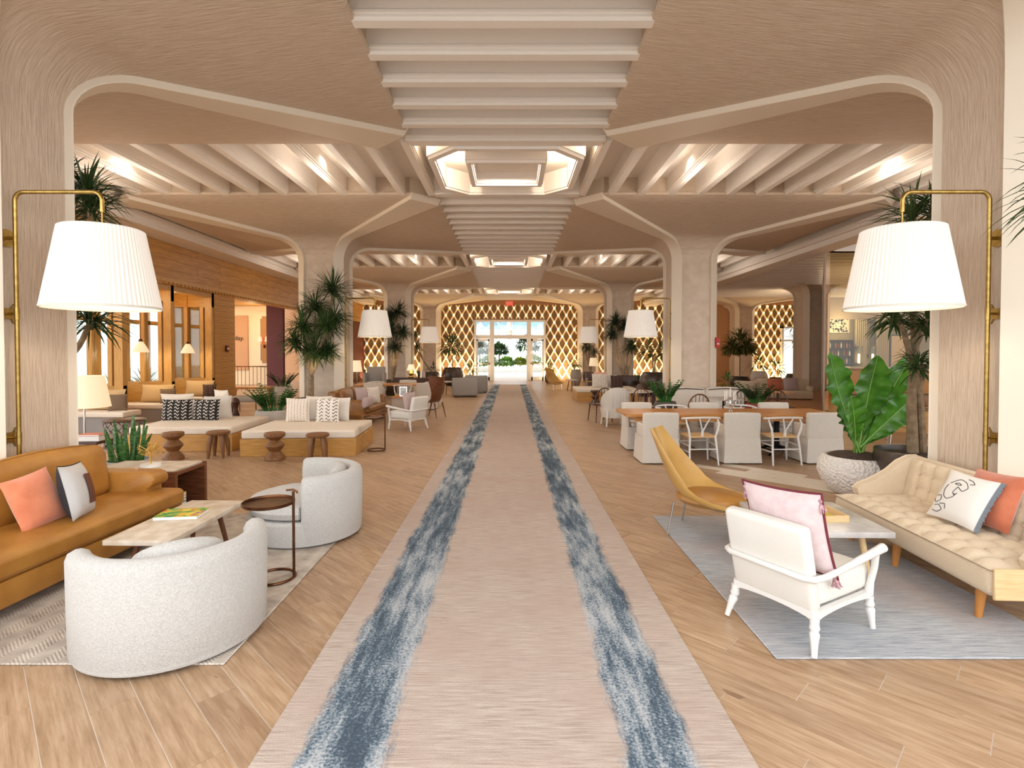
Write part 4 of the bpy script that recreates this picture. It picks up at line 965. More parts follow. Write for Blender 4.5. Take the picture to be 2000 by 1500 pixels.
# ---- snake plant
sp_ = thing('snake_plant', 'snake plant with upright banded leaves behind the walnut side table', 'potted plant', (-4.95, 7.0, 0))
bowl(sp_, .25, .40, POTS)
for k in range(14):
    a = k * 2.4; r = .04 + .14 * (k / 14) ** .7; L = R.uniform(.36, .62); lx, ly = math.cos(a) * r, math.sin(a) * r; tw = R.uniform(0, PI)
    sdx, sdy = math.cos(tw), math.sin(tw); g = G(); lean = R.uniform(.1, .28)
    lp = []
    for i in range(7):
        t = i / 6; ww = .036 * (1 - t ** 3.2) * (.75 + .5 * t) + .001; cx, cy_, cz = lx * (1 + lean * 4 * t), ly * (1 + lean * 4 * t), .36 + L * t; b = .012 * math.sin(t * 5 + k)
        lp.append([(cx - sdx * ww + b, cy_ - sdy * ww, cz), (cx + sdy * .012, cy_ - sdx * .012, cz), (cx + sdx * ww + b, cy_ + sdy * ww, cz), (cx + sdy * .022, cy_ - sdx * .022, cz)])
    g.loft(lp, True, True); g.build('leaf', SANS, sp_, smooth=50)
# ---- travertine coffee table and its book
ct = thing('coffee_table', 'long travertine slab coffee table before the tan sofa', 'coffee table', (-2.73, 4.48, 0), -.02)
G().rbox(-.25, .25, -.54, .54, .375, .415, .006, 2).build('top', TRAV, ct)
for s in (-1, 1):
    for q in (-1, 1): G().tube([(q * .17, s * .40, .013), (q * .10, s * .36, .376)], [.018, .024], 8).build('leg', WALNUTX, ct)
G().box(-.12, .12, -.38, .38, .345, .374).build('apron', WALNUTX, ct)
bk = thing('art_book', 'bright painted cover art book lying on the travertine table', 'book', (-2.77, 4.55, .416), .12)
G().box(-.17, .17, -.12, .12, .0, .003).box(-.17, -.167, -.12, .12, .003, .023).build('cover', PAPER, bk, smooth=0); G().box(-.166, .166, -.117, .117, .003, .023).build('pages', PAPER, bk, smooth=0); G().box(-.17, .17, -.12, .12, .023, .027).build('front_cover', ARTC, bk, smooth=0)
# ---- tub swivel chairs: facing +x
def make_tub():
    t = thing('tub_chair', 'x', 'armchair')
    Ro, Ri, H = .54, .41, .655
    G().lathe([(.001, .014), (.46, .014), (.47, .03), (.001, .03)], 40).build('swivel_base', BLACKM, t)
    g = G(); g.lathe([(.001, .03), (.525, .03), (.535, .05), (.535, .225), (.51, .25), (.001, .25)], 56); g.build('seat_base', BOUCLE, t)
    g = G(); g.lathe([(.001, .25), (.43, .25), (.505, .275), (.53, .33), (.505, .385), (.42, .41), (.20, .425), (.001, .43)], 56); g.v = [(min(x, 9) if x > -.1 else x, y * (1 if x > .05 else .80), z) for x, y, z in g.v]
    g.v = [(max(x, -.40), y, z) for x, y, z in g.v]; g.build('seat_cushion', BOUCLE, t)
    # wrapping back: section swept around the rear
    a0, a1 = math.radians(92), math.radians(268); lp = []; n = 40
    for i in range(n + 1):
        a = a0 + (a1 - a0) * i / n
        hh = H; sec = [(Ri, .22), (Ri - .005, hh - .06), (Ri + .015, hh - .018), (Ri + .05, hh), (Ro - .05, hh), (Ro - .012, hh - .02), (Ro + .002, hh - .06), (Ro, .34), (Ro - .005, .06), (Ro - .03, .03), (Ri + .03, .03)]
        lp.append([(r * math.cos(a), r * math.sin(a), z) for r, z in sec])
    def endcap(l, s):
        out = []
        for k, (f, off) in enumerate(((.0, .0),)): pass
        c = Vector((sum(p[0] for p in l) / len(l), sum(p[1] for p in l) / len(l), sum(p[2] for p in l) / len(l)))
        return [[tuple(c + (Vector(p) - c) * q + Vector((o, 0, 0))) for p in l] for q, o in ((.97, .03), (.88, .048), (.6, .055))]
    e0 = endcap(lp[0], 1); e1 = endcap(lp[-1], -1)
    g = G(); g.loft(list(reversed(e0)) + lp + e1, True, True); g.build('back', BOUCLE, t, smooth=50)
    # back cushion, curved
    lp = []
    for i in range(15):
        q = i / 14; a = math.radians(132) + math.radians(96) * q; e = math.sin(PI * q) ** .45 if 0 < q < 1 else .12
        cr_ = .335; th = .075 * e + .004; hh = .135 * e + .006; zc = .55
        lp.append([((cr_ + th * math.cos(b)) * math.cos(a) + .02, (cr_ + th * math.cos(b)) * math.sin(a), zc + hh * math.sin(b)) for b in [k * PI / 6 for k in range(12)]])
    G().loft(lp, True, True).build('back_cushion', BOUCLE, t, smooth=70)
    return t
tub = make_tub()
tub['label'] = 'nearest white tub chair, its curved back to the aisle corner'; tub['group'] = 'white tub swivel chairs'
tub.location = (-2.14, 3.43, 0); tub.rotation_euler = (0, 0, math.radians(128))
dup(tub, (-2.03, 5.36, 0), math.radians(200), 'white tub chair beyond the bronze drink table, open towards the left')
def ctable(label, x, y, rz, m=BRONZE, k=1.0):
    t = thing('drink_table', label, 'side table', (x, y, 0), rz, 'round C-shaped drink tables')
    G().tube([(.155 * math.cos(a) - .0, .155 * math.sin(a), .024) for a in [i * PI / 16 for i in range(32)]], .011, 8, closed=True).build('ring_base', m, t)
    G().tube([(.155, 0, .02), (.155, 0, .70)], .011, 8).build('pole', m, t)
    G().lathe([(.001, .60), (.19, .60), (.195, .605), (.195, .625), (.188, .625), (.185, .610), (.001, .608)], 40, (-.04, 0, 0)).build('top', m, t)
    G().tube([(.10, 0, .71), (.155, 0, .715), (.185, 0, .70), (.185, 0, .685)], .008, 6).build('handle', m, t)
    return t
ctable('small round bronze drink table between the two white tub chairs', -1.86, 4.24, 0)
ctable('slim brass drink table at the corner of the nearer daybed', -2.42, 9.75, .2)
# ================================================================== RIGHT FOREGROUND GROUP
def make_armchair():
    """white open-frame armchair, front = +x, origin at rear centre"""
    t = thing('open_armchair', 'x', 'armchair')
    W, D = .27, .64
    def leg(x, y, sx, sy):
        g = G(); pts = []; rr = []
        for z, r, o in ((.014, .017, 1.0), (.05, .018, .8), (.10, .024, .5), (.135, .030, .25), (.15, .022, .2), (.165, .031, .12), (.19, .026, .05), (.225, .028, 0)):
            pts.append((x + sx * o * .05, y + sy * o * .03, z)); rr.append(r)
        g.tube(pts, rr, 10); g.build('leg', WHITEP, t)
    leg(.02, -W, -1, -1); leg(.02, W, -1, 1); leg(D - .02, -W, .3, -.6); leg(D - .02, W, .3, .6)
    g = G()
    for a, b in (((.02, -W), (.02, W)), ((D - .02, -W), (D - .02, W)), ((.02, -W), (D - .02, -W)), ((.02, W), (D - .02, W))):
        A, B = Vector((*a, 0)), Vector((*b, 0)); n = 12; lo = []
        dirv = (B - A).normalized(); nv = Vector((-dirv.y, dirv.x, 0)) * .018
        for i in range(n + 1):
            q = i / n; p = A.lerp(B, q); zb = .205 + .03 * math.sin(PI * q) ** .5
            lo.append([tuple(p - nv + Vector((0, 0, zb))), tuple(p + nv + Vector((0, 0, zb))), tuple(p + nv + Vector((0, 0, .262))), tuple(p - nv + Vector((0, 0, .262)))])
        g.loft(lo, True, True)
    g.build('seat_rail', WHITEP, t)
    up = mat('white_leatherette', '#dcd9d1', .5, bump=.08, bscale=60)
    G().rbox(.03, D + .01, -W + .012, W - .012, .262, .43, .04, 3, puff=.02, cuts=2).build('seat_cushion', up, t)
    M = T(.04, 0, .25) @ RY(math.radians(-13))
    G().rbox(-.035, .055, -W - .005, W + .005, .0, .53, .03, 3, M=M, cuts=2, puff=.008).build('backrest', up, t)
    # arm rail wraps behind the back
    pts = [(.66, -W - .06, .545), (.55, -W - .055, .53), (.3, -W - .05, .50), (.06, -W - .045, .475), (-.03, -W - .03, .47), (-.065, -W + .02, .47), (-.065, 0, .47), (-.065, W - .02, .47), (-.03, W + .03, .47), (.06, W + .045, .475), (.3, W + .05, .50), (.55, W + .055, .53), (.66, W + .06, .545)]
    G().tube(pts, [.030, .026, .022, .02, .02, .019, .018, .019, .02, .02, .022, .026, .030], 10).build('arm_rail', WHITEP, t)
    for s in (-1, 1):
        G().tube([(D - .03, s * W, .24), (D - .03, s * (W + .012), .32), (D - .02, s * (W + .03), .42), (D - .035, s * (W + .045), .53)], [.03, .022, .021, .023], 10).build('arm_post', WHITEP, t)
    return t
arm0 = make_armchair()
AL, AA = (1.645, 3.40, 0), math.radians(30)
arm0.location = AL; arm0.rotation_euler = (0, 0, AA); arm0['label'] = 'white open-frame armchair with a blush tasselled pillow on the grey rug'; arm0['group'] = 'white open-frame armchairs'
MA = T(*AL) @ RZ(AA)
pk = pillow('blush pillow with maroon piping and tassels in the white armchair', PINKF, .54, .54, .18, MA @ T(.175, -.05, .425) @ RZ(math.radians(90)) @ RX(math.radians(-14)) @ RY(math.radians(3)), edge=MAROON, n=14)
def tassel(parent, x, z, hang=True):
    g = G(); g.ball((x, 0, z), .017, 8, 5)
    for k in range(14):
        a = R.uniform(0, 2 * PI); e = R.uniform(.2, 1); g.tube([(x, 0, z), (x + .012 * math.cos(a), .012 * math.sin(a), z - .03), (x + .032 * e * math.cos(a), .032 * e * math.sin(a), z - .075)], [.005, .006, .004], 4)
    return g.build('tassel', mat('tassel_yarn', '#9b6f78', .9, col2='#c9a6aa', cscale=60), parent)
for sx, sz in ((-.255, .495), (.255, .495), (.255, .02), (-.255, .02)): tassel(pk, sx, sz)
# gold slipper chair, front=+x
def make_slipper(lm, seatm):
    t = thing('slipper_chair', 'x', 'chair')
    secs = [(-.37, 1.01, .15, .02), (-.325, .89, .185, .05), (-.27, .75, .23, .09), (-.205, .60, .275, .13), (-.125, .47, .315, .15), (-.02, .37, .335, .14), (.12, .315, .34, .115), (.28, .295, .335, .085), (.44, .30, .31, .055), (.54, .325, .25, .03)]
    lo = []; m = 12
    for i, (x, z, hw, wing) in enumerate(secs):
        a = secs[max(i - 1, 0)]; b = secs[min(i + 1, len(secs) - 1)]
        tv = Vector((b[0] - a[0], 0, b[1] - a[1])).normalized(); nv = Vector((-tv.z, 0, tv.x)) * 1.0     # towards the sitter
        if nv.x < 0 and nv.z < 0: nv = -nv
        th = .055 + .015 * (i / 9)
        front = []; back = []
        for k in range(m + 1):
            q = 2 * k / m - 1; off = wing * abs(q) ** 2.2
            p = Vector((x, q * hw, z)) + nv * off
            e = th * (1 - .45 * abs(q) ** 3); front.append(tuple(p + nv * e * .5)); back.append(tuple(p - nv * e * .5))
        lo.append(front + list(reversed(back)))
    G().loft(lo, True, True).build('shell', lm, t, smooth=60)
    G().lathe([(.001, .30), (.27, .315), (.315, .36), (.305, .40), (.22, .425), (.001, .435)], 36, (.20, 0, 0), sx=1.08, sy=.93).build('seat_cushion', seatm, t)
    for x, y in ((-.10, -.23), (-.10, .23), (.40, -.22), (.40, .22)):
        G().tube([(x + (.05 if x > 0 else -.05), y * 1.12, .0145), (x, y, .33 if x < 0 else .30)], [.009, .013], 8).build('leg', CHROME, t)
    return t
sl = make_slipper(GOLDL, mat('gold_seat_leather', '#a9762f', .35, bump=.05, bscale=100, col2='#98672a', cscale=3))
sl.location = (1.80, 5.40, 0); sl.rotation_euler = (0, 0, math.radians(-33)); sl['label'] = 'gold leather slipper chair with a tall tapering back on the grey rug'; sl['group'] = 'slipper chairs'
# marble table and tray
mt = thing('marble_table', 'square grey marble low table on pale wooden legs before the tufted sofa', 'coffee table', (2.50, 4.50, 0), -.02)
G().rbox(-.42, .42, -.42, .42, .385, .43, .006, 2).build('top', MARBLE, mt); G().box(-.3, .3, -.3, .3, .35, .384).build('apron', LIGHTW, mt, smooth=0)
for sx in (-1, 1):
    for sy in (-1, 1): G().tube([(sx * .30, sy * .31, .0145), (sx * .25, sy * .27, .37)], [.018, .027], 10).build('leg', LIGHTW, mt)
ty = thing('wooden_tray', 'pale wooden tray on the grey marble table', 'tray', (2.44, 4.50, .431), .05)
w, d = .26, .20
G().box(-w, w, -d, d, 0, .012).build('base', LIGHTW, ty, smooth=0)
for a in ((-w, w, -d, -d + .014), (-w, w, d - .014, d), (-w, -w + .014, -d + .014, d - .014), (w - .014, w, -d + .014, d - .014)): G().box(*a, .012, .055).build('side', LIGHTW, ty, smooth=0)
gb = thing('magazine', 'green and yellow magazine lying in the pale wooden tray', 'magazine', (2.45, 4.50, .4435), .12)
G().box(-.19, .19, -.14, .14, 0, .012).build('pages', PAPER, gb, smooth=0); G().box(-.19, .19, -.14, .14, .012, .0145).build('cover', mat('green_magazine_cover', '#8fa03a', .4, col2='#c9b840', cscale=9), gb, smooth=0)
# tufted sofa, front=+x, y from 0 (far) to L
def tuft(nu, nv, w, h, D, sub=6):
    """returns verts grid (u,v,height) and index faces for a biscuit-tufted panel, nu x nv tufts"""
    vs = []; fs = []; NU, NV = nu * sub, nv * sub
    for j in range(NV + 1):
        for i in range(NU + 1):
            u, v = i / NU, j / NV; fu, fv = (u * nu) % 1.0, (v * nv) % 1.0
            if i == NU: fu = 1.0
            if j == NV: fv = 1.0
            hh = D * ((1 - abs(2 * fu - 1) ** 3) * .55 + .45 * ((1 - abs(2 * fu - 1) ** 3) * (1 - abs(2 * fv - 1) ** 3)) ** .6)
            ed = min(u, 1 - u, v, 1 - v); vs.append((u * w, v * h, hh * min(1, ed * 12)))
    for j in range(NV):
        for i in range(NU):
            a = j * (NU + 1) + i; fs.append((a, a + 1, a + NU + 2, a + NU + 1))
    return vs, fs
FS = thing('tufted_sofa', 'beige button-tufted sofa on tapered wooden legs at the right edge', 'sofa', (3.16, 5.28, 0), PI - .055)
Ls = 1.86
G().rbox(-.72, 0, 0, Ls, .22, .405, .05, 3).build('seat_base', BEIGEF, FS)
vs_, fs_ = tuft(11, 4, Ls - .02, .72, .05)
g = G(); g.add([(-v[1], v[0] + .01, .405 + v[2] - .0) for v in vs_], [tuple(reversed(f)) for f in fs_]); g.build('seat_tufting', BEIGEF, FS, smooth=80)
prof_b = [(-.86, .34), (-.60, .34), (-.70, .70), (-.745, .775), (-.79, .795), (-.84, .78), (-.90, .70)]
G().extrude([(-.62, .30), (-.715, .72), (-.75, .775), (-.80, .785), (-.84, .75), (-.80, .26)], (0, .02, 0), (0, Ls - .02, 0), (1, 0, 0), (0, 0, 1)).build('back_frame', BEIGEF, FS)
vs_, fs_ = tuft(11, 3, Ls - .10, .40, .04)
bx = lambda v: (-.63 - v[1] * .22 + v[2] * .9 + .015 - (.06 if v[1] > .36 else 0) * 0, v[0] + .05, .41 + v[1] * .92 + v[2] * .2)
g = G(); g.add([bx(v) for v in vs_], fs_); g.f = [tuple(reversed(f)) for f in g.f] if False else g.f; g.build('back_tufting', BEIGEF, FS, smooth=80)
bt = G().ball((0, 0, 0), .011, 8, 5).mesh('button', BEIGEF)
for i in range(1, 11):
    for j in (1, 2): link('button', bt, FS, bx((i * (Ls - .10) / 11, j * .40 / 3, .008)))
    for j in (1, 2, 3): link('button', bt, FS, (-j * .18, .01 + i * (Ls - .02) / 11, .411))
for y0, y1 in ((-.035, .045), (Ls - .045, Ls + .035)):
    pr = [(-.83, .30), (-.22, .40), (-.20, .47), (-.235, .51), (-.36, .56), (-.50, .645), (-.60, .735), (-.70, .785), (-.79, .79), (-.85, .75)]
    G().extrude(pr, (0, y0, 0), (0, y1, 0), (1, 0, 0), (0, 0, 1)).build('arm', BEIGEF, FS)
    G().tube([(a, y0 if y0 < 0 else y1, b) for a, b in pr[1:]], .008, 6).build('piping', LIGHTW if y0 > 0 else BEIGEF, FS)
G().rbox(-.80, -.005, Ls + .0, Ls + .022, .22, .42, .006, 1).build('end_panel', LIGHTW, FS)
for x in (-.10, -.70):
    for y in (.16, .80, Ls - .2): G().tube([(x + (.02 if x > -.3 else -.02), y, .003 if x < -.3 else .0145), (x, y, .225)], [.021, .034], 12).build('leg', mat('honey_legs', '#b5793a', .4), FS)
fp = pillow('white pillow with a black line drawing of a face on the tufted sofa', mat('white_canvas', '#dedbd5', .9, bump=.15, bscale=180), .42, .42, .13, T(3.43, 4.22, .462) @ RZ(math.radians(-84)) @ RX(math.radians(-30)) @ RY(math.radians(2)))
def ps(u, v):  # point on the pillow front
    e = max(0, (1 - abs(u) ** 2.4) * (1 - abs(v) ** 2.4)) ** .5
    return (u * (1 - .06 * (1 - v * v)) * .21, -(.065 * e + .001), .21 + v * (1 - .06 * (1 - u * u)) * .21)
curves = [[(-.55, .35), (-.60, .1), (-.5, -.15), (-.3, -.25), (-.1, -.12), (.0, .1)], [(-.5, .42), (-.2, .7), (.1, .62), (.3, .4), (.15, .2), (-.1, .35)], [(-.3, .45), (-.15, .52), (0, .45), (-.15, .42), (-.3, .45)], [(.05, .78), (.25, .75), (.42, .62), (.25, .58)],
          [(-.1, .35), (-.2, .05), (-.05, .02), (-.12, .0)], [(-.8, -.2), (-.6, -.15), (-.5, -.35), (-.7, -.5), (-.85, -.35)], [(-.7, -.6), (-.5, -.55), (-.3, -.7), (-.5, -.85), (-.75, -.8)], [(-.5, -.5), (-.25, -.45), (-.2, -.65)]]
for c in curves:
    P = []
    for i in range(len(c) - 1):
        for s in range(4): P.append((c[i][0] + (c[i + 1][0] - c[i][0]) * s / 4, c[i][1] + (c[i + 1][1] - c[i][1]) * s / 4))
    P.append(c[-1]); P = [P[0]] + [tuple((P[i - 1][q] + 2 * P[i][q] + P[i + 1][q]) / 4 for q in (0, 1)) for i in range(1, len(P) - 1)] + [P[-1]]
    G().tube([ps(*q) for q in P], .0028, 4).build('line_drawing', BLK, fp)
g = G()
for s in (1,):
    for k in range(44):
        v = -1 + 2 * (k + .5) / 44; q = ps(s * .99, v); g.box(q[0] - .002, q[0] + .035 * R.uniform(.8, 1.1), -.004, .004, q[2] - .004, q[2] + .004)
g.build('fringe', mat('grey_fringe', '#7f8a94', .95), fp, kind='stuff', smooth=0)
pillow('rust velvet pillow behind the line drawing pillow on the tufted sofa', RUSTV, .46, .44, .15, T(3.60, 4.12, .462) @ RZ(math.radians(-93)) @ RX(math.radians(-21)) @ RY(math.radians(-3)))
# white planter with broad leaves
pb = Vector((4.42, 6.90, 0))
fpn = thing('leafy_planter', 'hammered white planter of broad bird-nest leaves behind the tufted sofa', 'potted plant', pb)
G().lathe([(.001, 0), (.27, 0), (.30, .02), (.40, .14), (.45, .27), (.44, .38), (.39, .46), (.37, .475), (.34, .47), (.335, .44), (.001, .43)], 56).build('pot', POTW, fpn)
G().lathe([(.337, .455), (.28, .49), (.15, .51), (.001, .515)], 28).build('mulch', SOIL, fpn.children[-1])
def bigleaf(tip, wid, bow=.12, base=(0, 0, .48), face=(0, -1, 0), wav=.035, pet=.22, ph=0):
    b, t_ = Vector(base), Vector(tip); ax = (t_ - b); L = ax.length; d = ax.normalized()
    fv = Vector(face); fv = (fv - d * fv.dot(d)).normalized(); sd = d.cross(fv).normalized()
    n = 36; cols = [-1, -.72, -.38, -.07, 0, .07, .38, .72, 1]; vs = []; fs = []; mid = []
    for i in range(n + 1):
        q = i / n
        c = b + ax * q + fv * (bow * L * (math.sin(PI * q * .8) - .35 * q)) * -1
        s = (q - pet) / (1 - pet)
        hw = .018 if s <= 0 else max(.018 * (1 - s), wid / 2 * (math.sin(PI * min(1, s ** 1.25 * .97 + .03)) ** .8) * (.75 + .35 * s))
        if i == n: hw = .004
        mid.append(c - fv * .0 + fv * .004)
        for k in cols:
            wv = wav * math.sin(i * 1.25 + ph + (1.3 if k > 0 else 0)) * abs(k) ** 2 * (hw / (wid / 2))
            rip = .009 * math.sin(q * 75 + abs(k) * -5) * (abs(k) > .1) * (hw > .03)
            vs.append(c + sd * hw * k * (1 + .06 * math.sin(i * 1.7 + ph)) + fv * (abs(k) ** 1.3 * hw * .30 + wv + rip))
    m = len(cols)
    for i in range(n):
        for k in range(m - 1): fs.append((i * m + k, i * m + k + 1, (i + 1) * m + k + 1, (i + 1) * m + k))
    lf = G().add(vs, fs).build('leaf', LEAFB, fpn, smooth=75)
    G().tube(mid, [.013 - .010 * i / n for i in range(n + 1)], 6).build('midrib', RIBL, lf)
def lt(px, py, Y): return (xat(px, Y) - pb.x, Y - pb.y, zat(py, Y))
for tip, wid, face, bow in ((lt(1622, 688, 6.75), .42, (.25, -1, .15), .05), (lt(1716, 694, 6.75), .46, (0, -1, .1), .04), (lt(1660, 772, 6.5), .34, (.1, -1, .3), -.05), (lt(1793, 768, 6.7), .34, (-.5, -1, .25), .06), (lt(1782, 690, 7.1), .30, (-.75, -1, 0), .04),
                            (lt(1742, 745, 6.95), .26, (-.5, -1, 0), .05), (lt(1640, 790, 7.15), .30, (.5, -1, .2), .05), (lt(1700, 760, 7.2), .34, (0, -1, .2), .03), (lt(1765, 800, 7.2), .26, (-.4, -1, .3), .05)):
    bs = Vector((R.uniform(-.05, .05), R.uniform(-.05, .05), .49)); bigleaf(tip, wid, bow, bs, face, ph=R.uniform(0, 6))

# ================================================================== DINING TABLE GROUP
def make_slip():
    """slipcovered armchair, front=+y, rear face at y=0"""
    t = thing('slipcovered_chair', 'x', 'chair')
    g = G(); n = 9; lo = []
    def outline(hw, d0, d1, pl):
        P = []
        for i in range(n): P.append((-hw + 2 * hw * i / n, d0 - (pl if i % 2 else 0)))
        for i in range(n): P.append((hw + (pl if i % 2 else 0), d0 + (d1 - d0) * i / n))
        for i in range(n): P.append((hw - 2 * hw * i / n, d1 + (pl if i % 2 else 0)))
        for i in range(n): P.append((-hw - (pl if i % 2 else 0), d1 - (d1 - d0) * i / n))
        return P
    for z, hw, a, b, pl in ((.02, .305, -.02, .60, .012), (.20, .292, -.01, .59, .007), (.42, .28, 0, .58, .0)): lo.append([(x, y, z) for x, y in outline(hw, a, b, pl)])
    g.loft(lo, False, True); g.build('skirt', LINEN, t, smooth=30)
    G().rbox(-.21, .21, .06, .57, .42, .49, .03, 3).build('seat_cushion', LINEN, t)
    G().rbox(-.285, .285, -.0, .10, .38, .815, .03, 3, M=T(0, 0, .38) @ RX(math.radians(4)) @ T(0, 0, -.38), puff=.01, cuts=1).build('backrest', LINEN, t)
    for s in (-1, 1): G().rbox(s * .285 - .055 + (-.0), s * .285 + .0 if s > 0 else s * .285 + .055, .06, .50, .40, .625, .025, 3).build('arm', LINEN, t) if s > 0 else G().rbox(-.285, -.23, .06, .50, .40, .625, .025, 3).build('arm', LINEN, t)
    for x, y in ((-.22, .05), (.22, .05), (-.22, .52), (.22, .52)): G().box(x - .02, x + .02, y - .02, y + .02, 0, .05).build('leg', DARKW, t, smooth=0)
    return t
def make_wish(seatm, m):
    """wishbone chair, front=+y, rear legs at y=0"""
    t = thing('wishbone_chair', 'x', 'chair')
    for s in (-1, 1):
        G().tube([(s * .23, -.01, .0), (s * .22, .03, .25), (s * .205, .06, .44), (s * .235, .03, .56), (s * .26, .05, .66), (s * .255, .09, .715)], [.013, .017, .019, .018, .015, .013], 8).build('rear_leg', m, t)
        G().tube([(s * .25, .45, 0), (s * .24, .45, .25), (s * .24, .45, .45)], [.013, .019, .018], 8).build('front_leg', m, t)
        G().tube([(s * .215, .04, .20), (s * .245, .45, .20)], .012, 6).build('stretcher', m, t); G().tube([(s * .215, .04, .30), (s * .245, .45, .31)], .012, 6).build('stretcher', m, t)
    G().tube([(-.22, .03, .25), (.22, .03, .25)], .011, 6).build('stretcher', m, t); G().tube([(-.24, .45, .32), (.24, .45, .32)], .011, 6).build('stretcher', m, t)
    pts = [(.30 * math.cos(a), .13 - .17 * math.sin(a), .725 + .035 * max(0, math.sin(a)) ** 1) for a in [math.radians(-38 + 256 * i / 20) for i in range(21)]]
    G().tube(pts, .0165, 8).build('top_rail', m, t)
    G().tube([(0, .075, .44), (0, .06, .55)], [.024, .018], 8).tube([(-.006, .06, .54), (-.05, .01, .66), (-.085, -.028, .755)], [.012, .012, .010], 6).tube([(.006, .06, .54), (.05, .01, .66), (.085, -.028, .755)], [.012, .012, .010], 6).build('splat', m, t)
    G().rbox(-.235, .235, .05, .46, .425, .455, .012, 2).build('seat', seatm, t)
    return t
CORD = mat('paper_cord', '#d0ab7c', .85, bump=.3, bscale=70, bstretch=(1, 6, 1))
WC = WHITEP
slip0 = make_slip(); wish0 = make_wish(CORD, WHITEP)
DTX = [2.40, 3.05, 3.70, 4.36, 5.02]
nm = ['first', 'second', 'third', 'fourth', 'fifth']
used = set()
def place(proto, loc, rz, label, group, scale=None):
    if proto.name not in used:
        used.add(proto.name); proto.location = loc; proto.rotation_euler = (0, 0, rz); proto['label'] = label; proto['group'] = group
        if scale: proto.scale = (scale,) * 3
        return proto
    return dup(proto, loc, rz, label, group, scale=scale)
SL = ['slipcovered chair at the near left corner of the long oak table', 'slipcovered chair at the middle of the near side of the long table', 'slipcovered chair at the near side beside the leafy planter']
SF = ['slipcovered chair across the long table at its far left corner', 'slipcovered chair across the long table in the middle of the far side', 'slipcovered chair across the long table at the far right']
WN = ['white wishbone chair, first from the left on the near side of the long table', 'white wishbone chair, second from the left on the near side of the long table']
WF = ['white wishbone chair, first from the left on the far side of the long table', 'white wishbone chair, second from the left on the far side of the long table']
for i, k in enumerate((0, 2, 4)):
    place(slip0, (DTX[k], 8.62, 0), 0, SL[i], 'slipcovered chairs at the long table')
    place(slip0, (DTX[k] + .02, 10.42, 0), PI, SF[i], 'slipcovered chairs at the long table')
for i, k in enumerate((1, 3)):
    place(wish0, (DTX[k], 8.52, 0), .05, WN[i], 'wishbone chairs at the long table')
    place(wish0, (DTX[k] + .02, 10.45, 0), PI, WF[i], 'wishbone chairs at the long table')
dt = thing('dining_table', 'long golden oak communal table between white chairs', 'table', (3.72, 9.5, 0))
for i in range(5): G().rbox(-1.78, 1.78, -.45 + i * .18 + .001, -.27 + i * .18 - .001, .70, .75, .004, 1).build('plank', OAKT, dt)
G().box(-1.6, 1.6, -.36, .36, .62, .699).build('apron', OAKT, dt, smooth=0)
for x in (-.95, .95):
    g = G(); g.lathe([(.001, .05), (.07, .06), (.055, .12), (.045, .3), (.06, .36), (.045, .42), (.05, .60), (.13, .62), (.001, .62)], 16, (x, 0, 0)); 
    for a in range(4):
        c, s = math.cos(a * PI / 2 + PI / 4), math.sin(a * PI / 2 + PI / 4); g.tube([(x, 0, .13), (x + c * .17, s * .17, .12), (x + c * .30, s * .30, .03), (x + c * .34, s * .34, .012)], [.035, .028, .024, .012], 8)
    g.build('pedestal', BLACKM, dt)
cd = thing('candelabra', 'silver candelabra with white candles on the long oak table', 'candelabra', (xat(1427, 9.5), 9.5, .751))
G().lathe([(.001, 0), (.06, .0), (.05, .015), (.012, .03), (.010, .10), (.018, .12), (.009, .15), (.009, .2), (.001, .2)], 16).build('stem', CHROME, cd)
for k in range(5):
    a = k * 2 * PI / 5 + .3; r = .0 if k == 4 else .10
    if k == 4: x_, y_, z_ = 0, 0, .22
    else:
        a = k * PI / 2 + .2; x_, y_, z_ = .105 * math.cos(a), .105 * math.sin(a), .17
        G().tube([(0, 0, .11), (x_ * .5, y_ * .5, .085), (x_, y_, .12), (x_, y_, z_)], .006, 6).build('arm', CHROME, cd)
    G().lathe([(.001, 0), (.022, .004), (.012, .012), (.014, .025), (.001, .025)], 10, (x_, y_, z_)).build('cup', CHROME, cd)
    G().lathe([(.001, .02), (.010, .02), (.009, .18), (.001, .183)], 8, (x_, y_, z_)).build('candle', CANDLE, cd)
zz('bushy zz plant in a dark pot beyond the left part of the long table', xat(1300, 11.05), 11.05, .24, .28, POTD, 26, .48, .50, DARKW, .7)
zz('dark zz plant in a red pot beyond the right part of the long table', xat(1478, 11.1), 11.1, .22, .28, TERRA, 24, .50, .46, TERRA, 1.0, LEAFDK)

# ================================================================== DAYBEDS, STOOLS (LEFT)
def daybed(label, x0, x1, y0, y1, rz, piv):
    t = thing('daybed', label, 'daybed', (piv[0], piv[1], 0), rz, 'oak plinth daybeds')
    G().rbox(x0, x1, y0, y1, 0, .30, .006, 1).build('plinth', OAK, t); 
    G().rbox(x0 + .015, x1 - .015, y0 + .015, y1 - .015, .301, .44, .03, 3, puff=.01, cuts=3).build('cushion', CREAMF, t); return t
daybed('nearer cream daybed on an oak plinth, by the brass drink table', -1.95, 0, 0, 1.5, .05, (-2.66, 9.30))
daybed('cream daybed on an oak plinth with black chevron pillows', -1.85, 0, 0, 1.7, .03, (-5.0, 9.72))
zt = .442
def pl(px, py, Y, w, h, m, rz, lean, label, group, t=.15, edge=None):
    return pillow(label, m, w, h, t, T(xat(px, Y), Y, zt) @ RZ(rz) @ RX(lean), group=group, edge=edge)
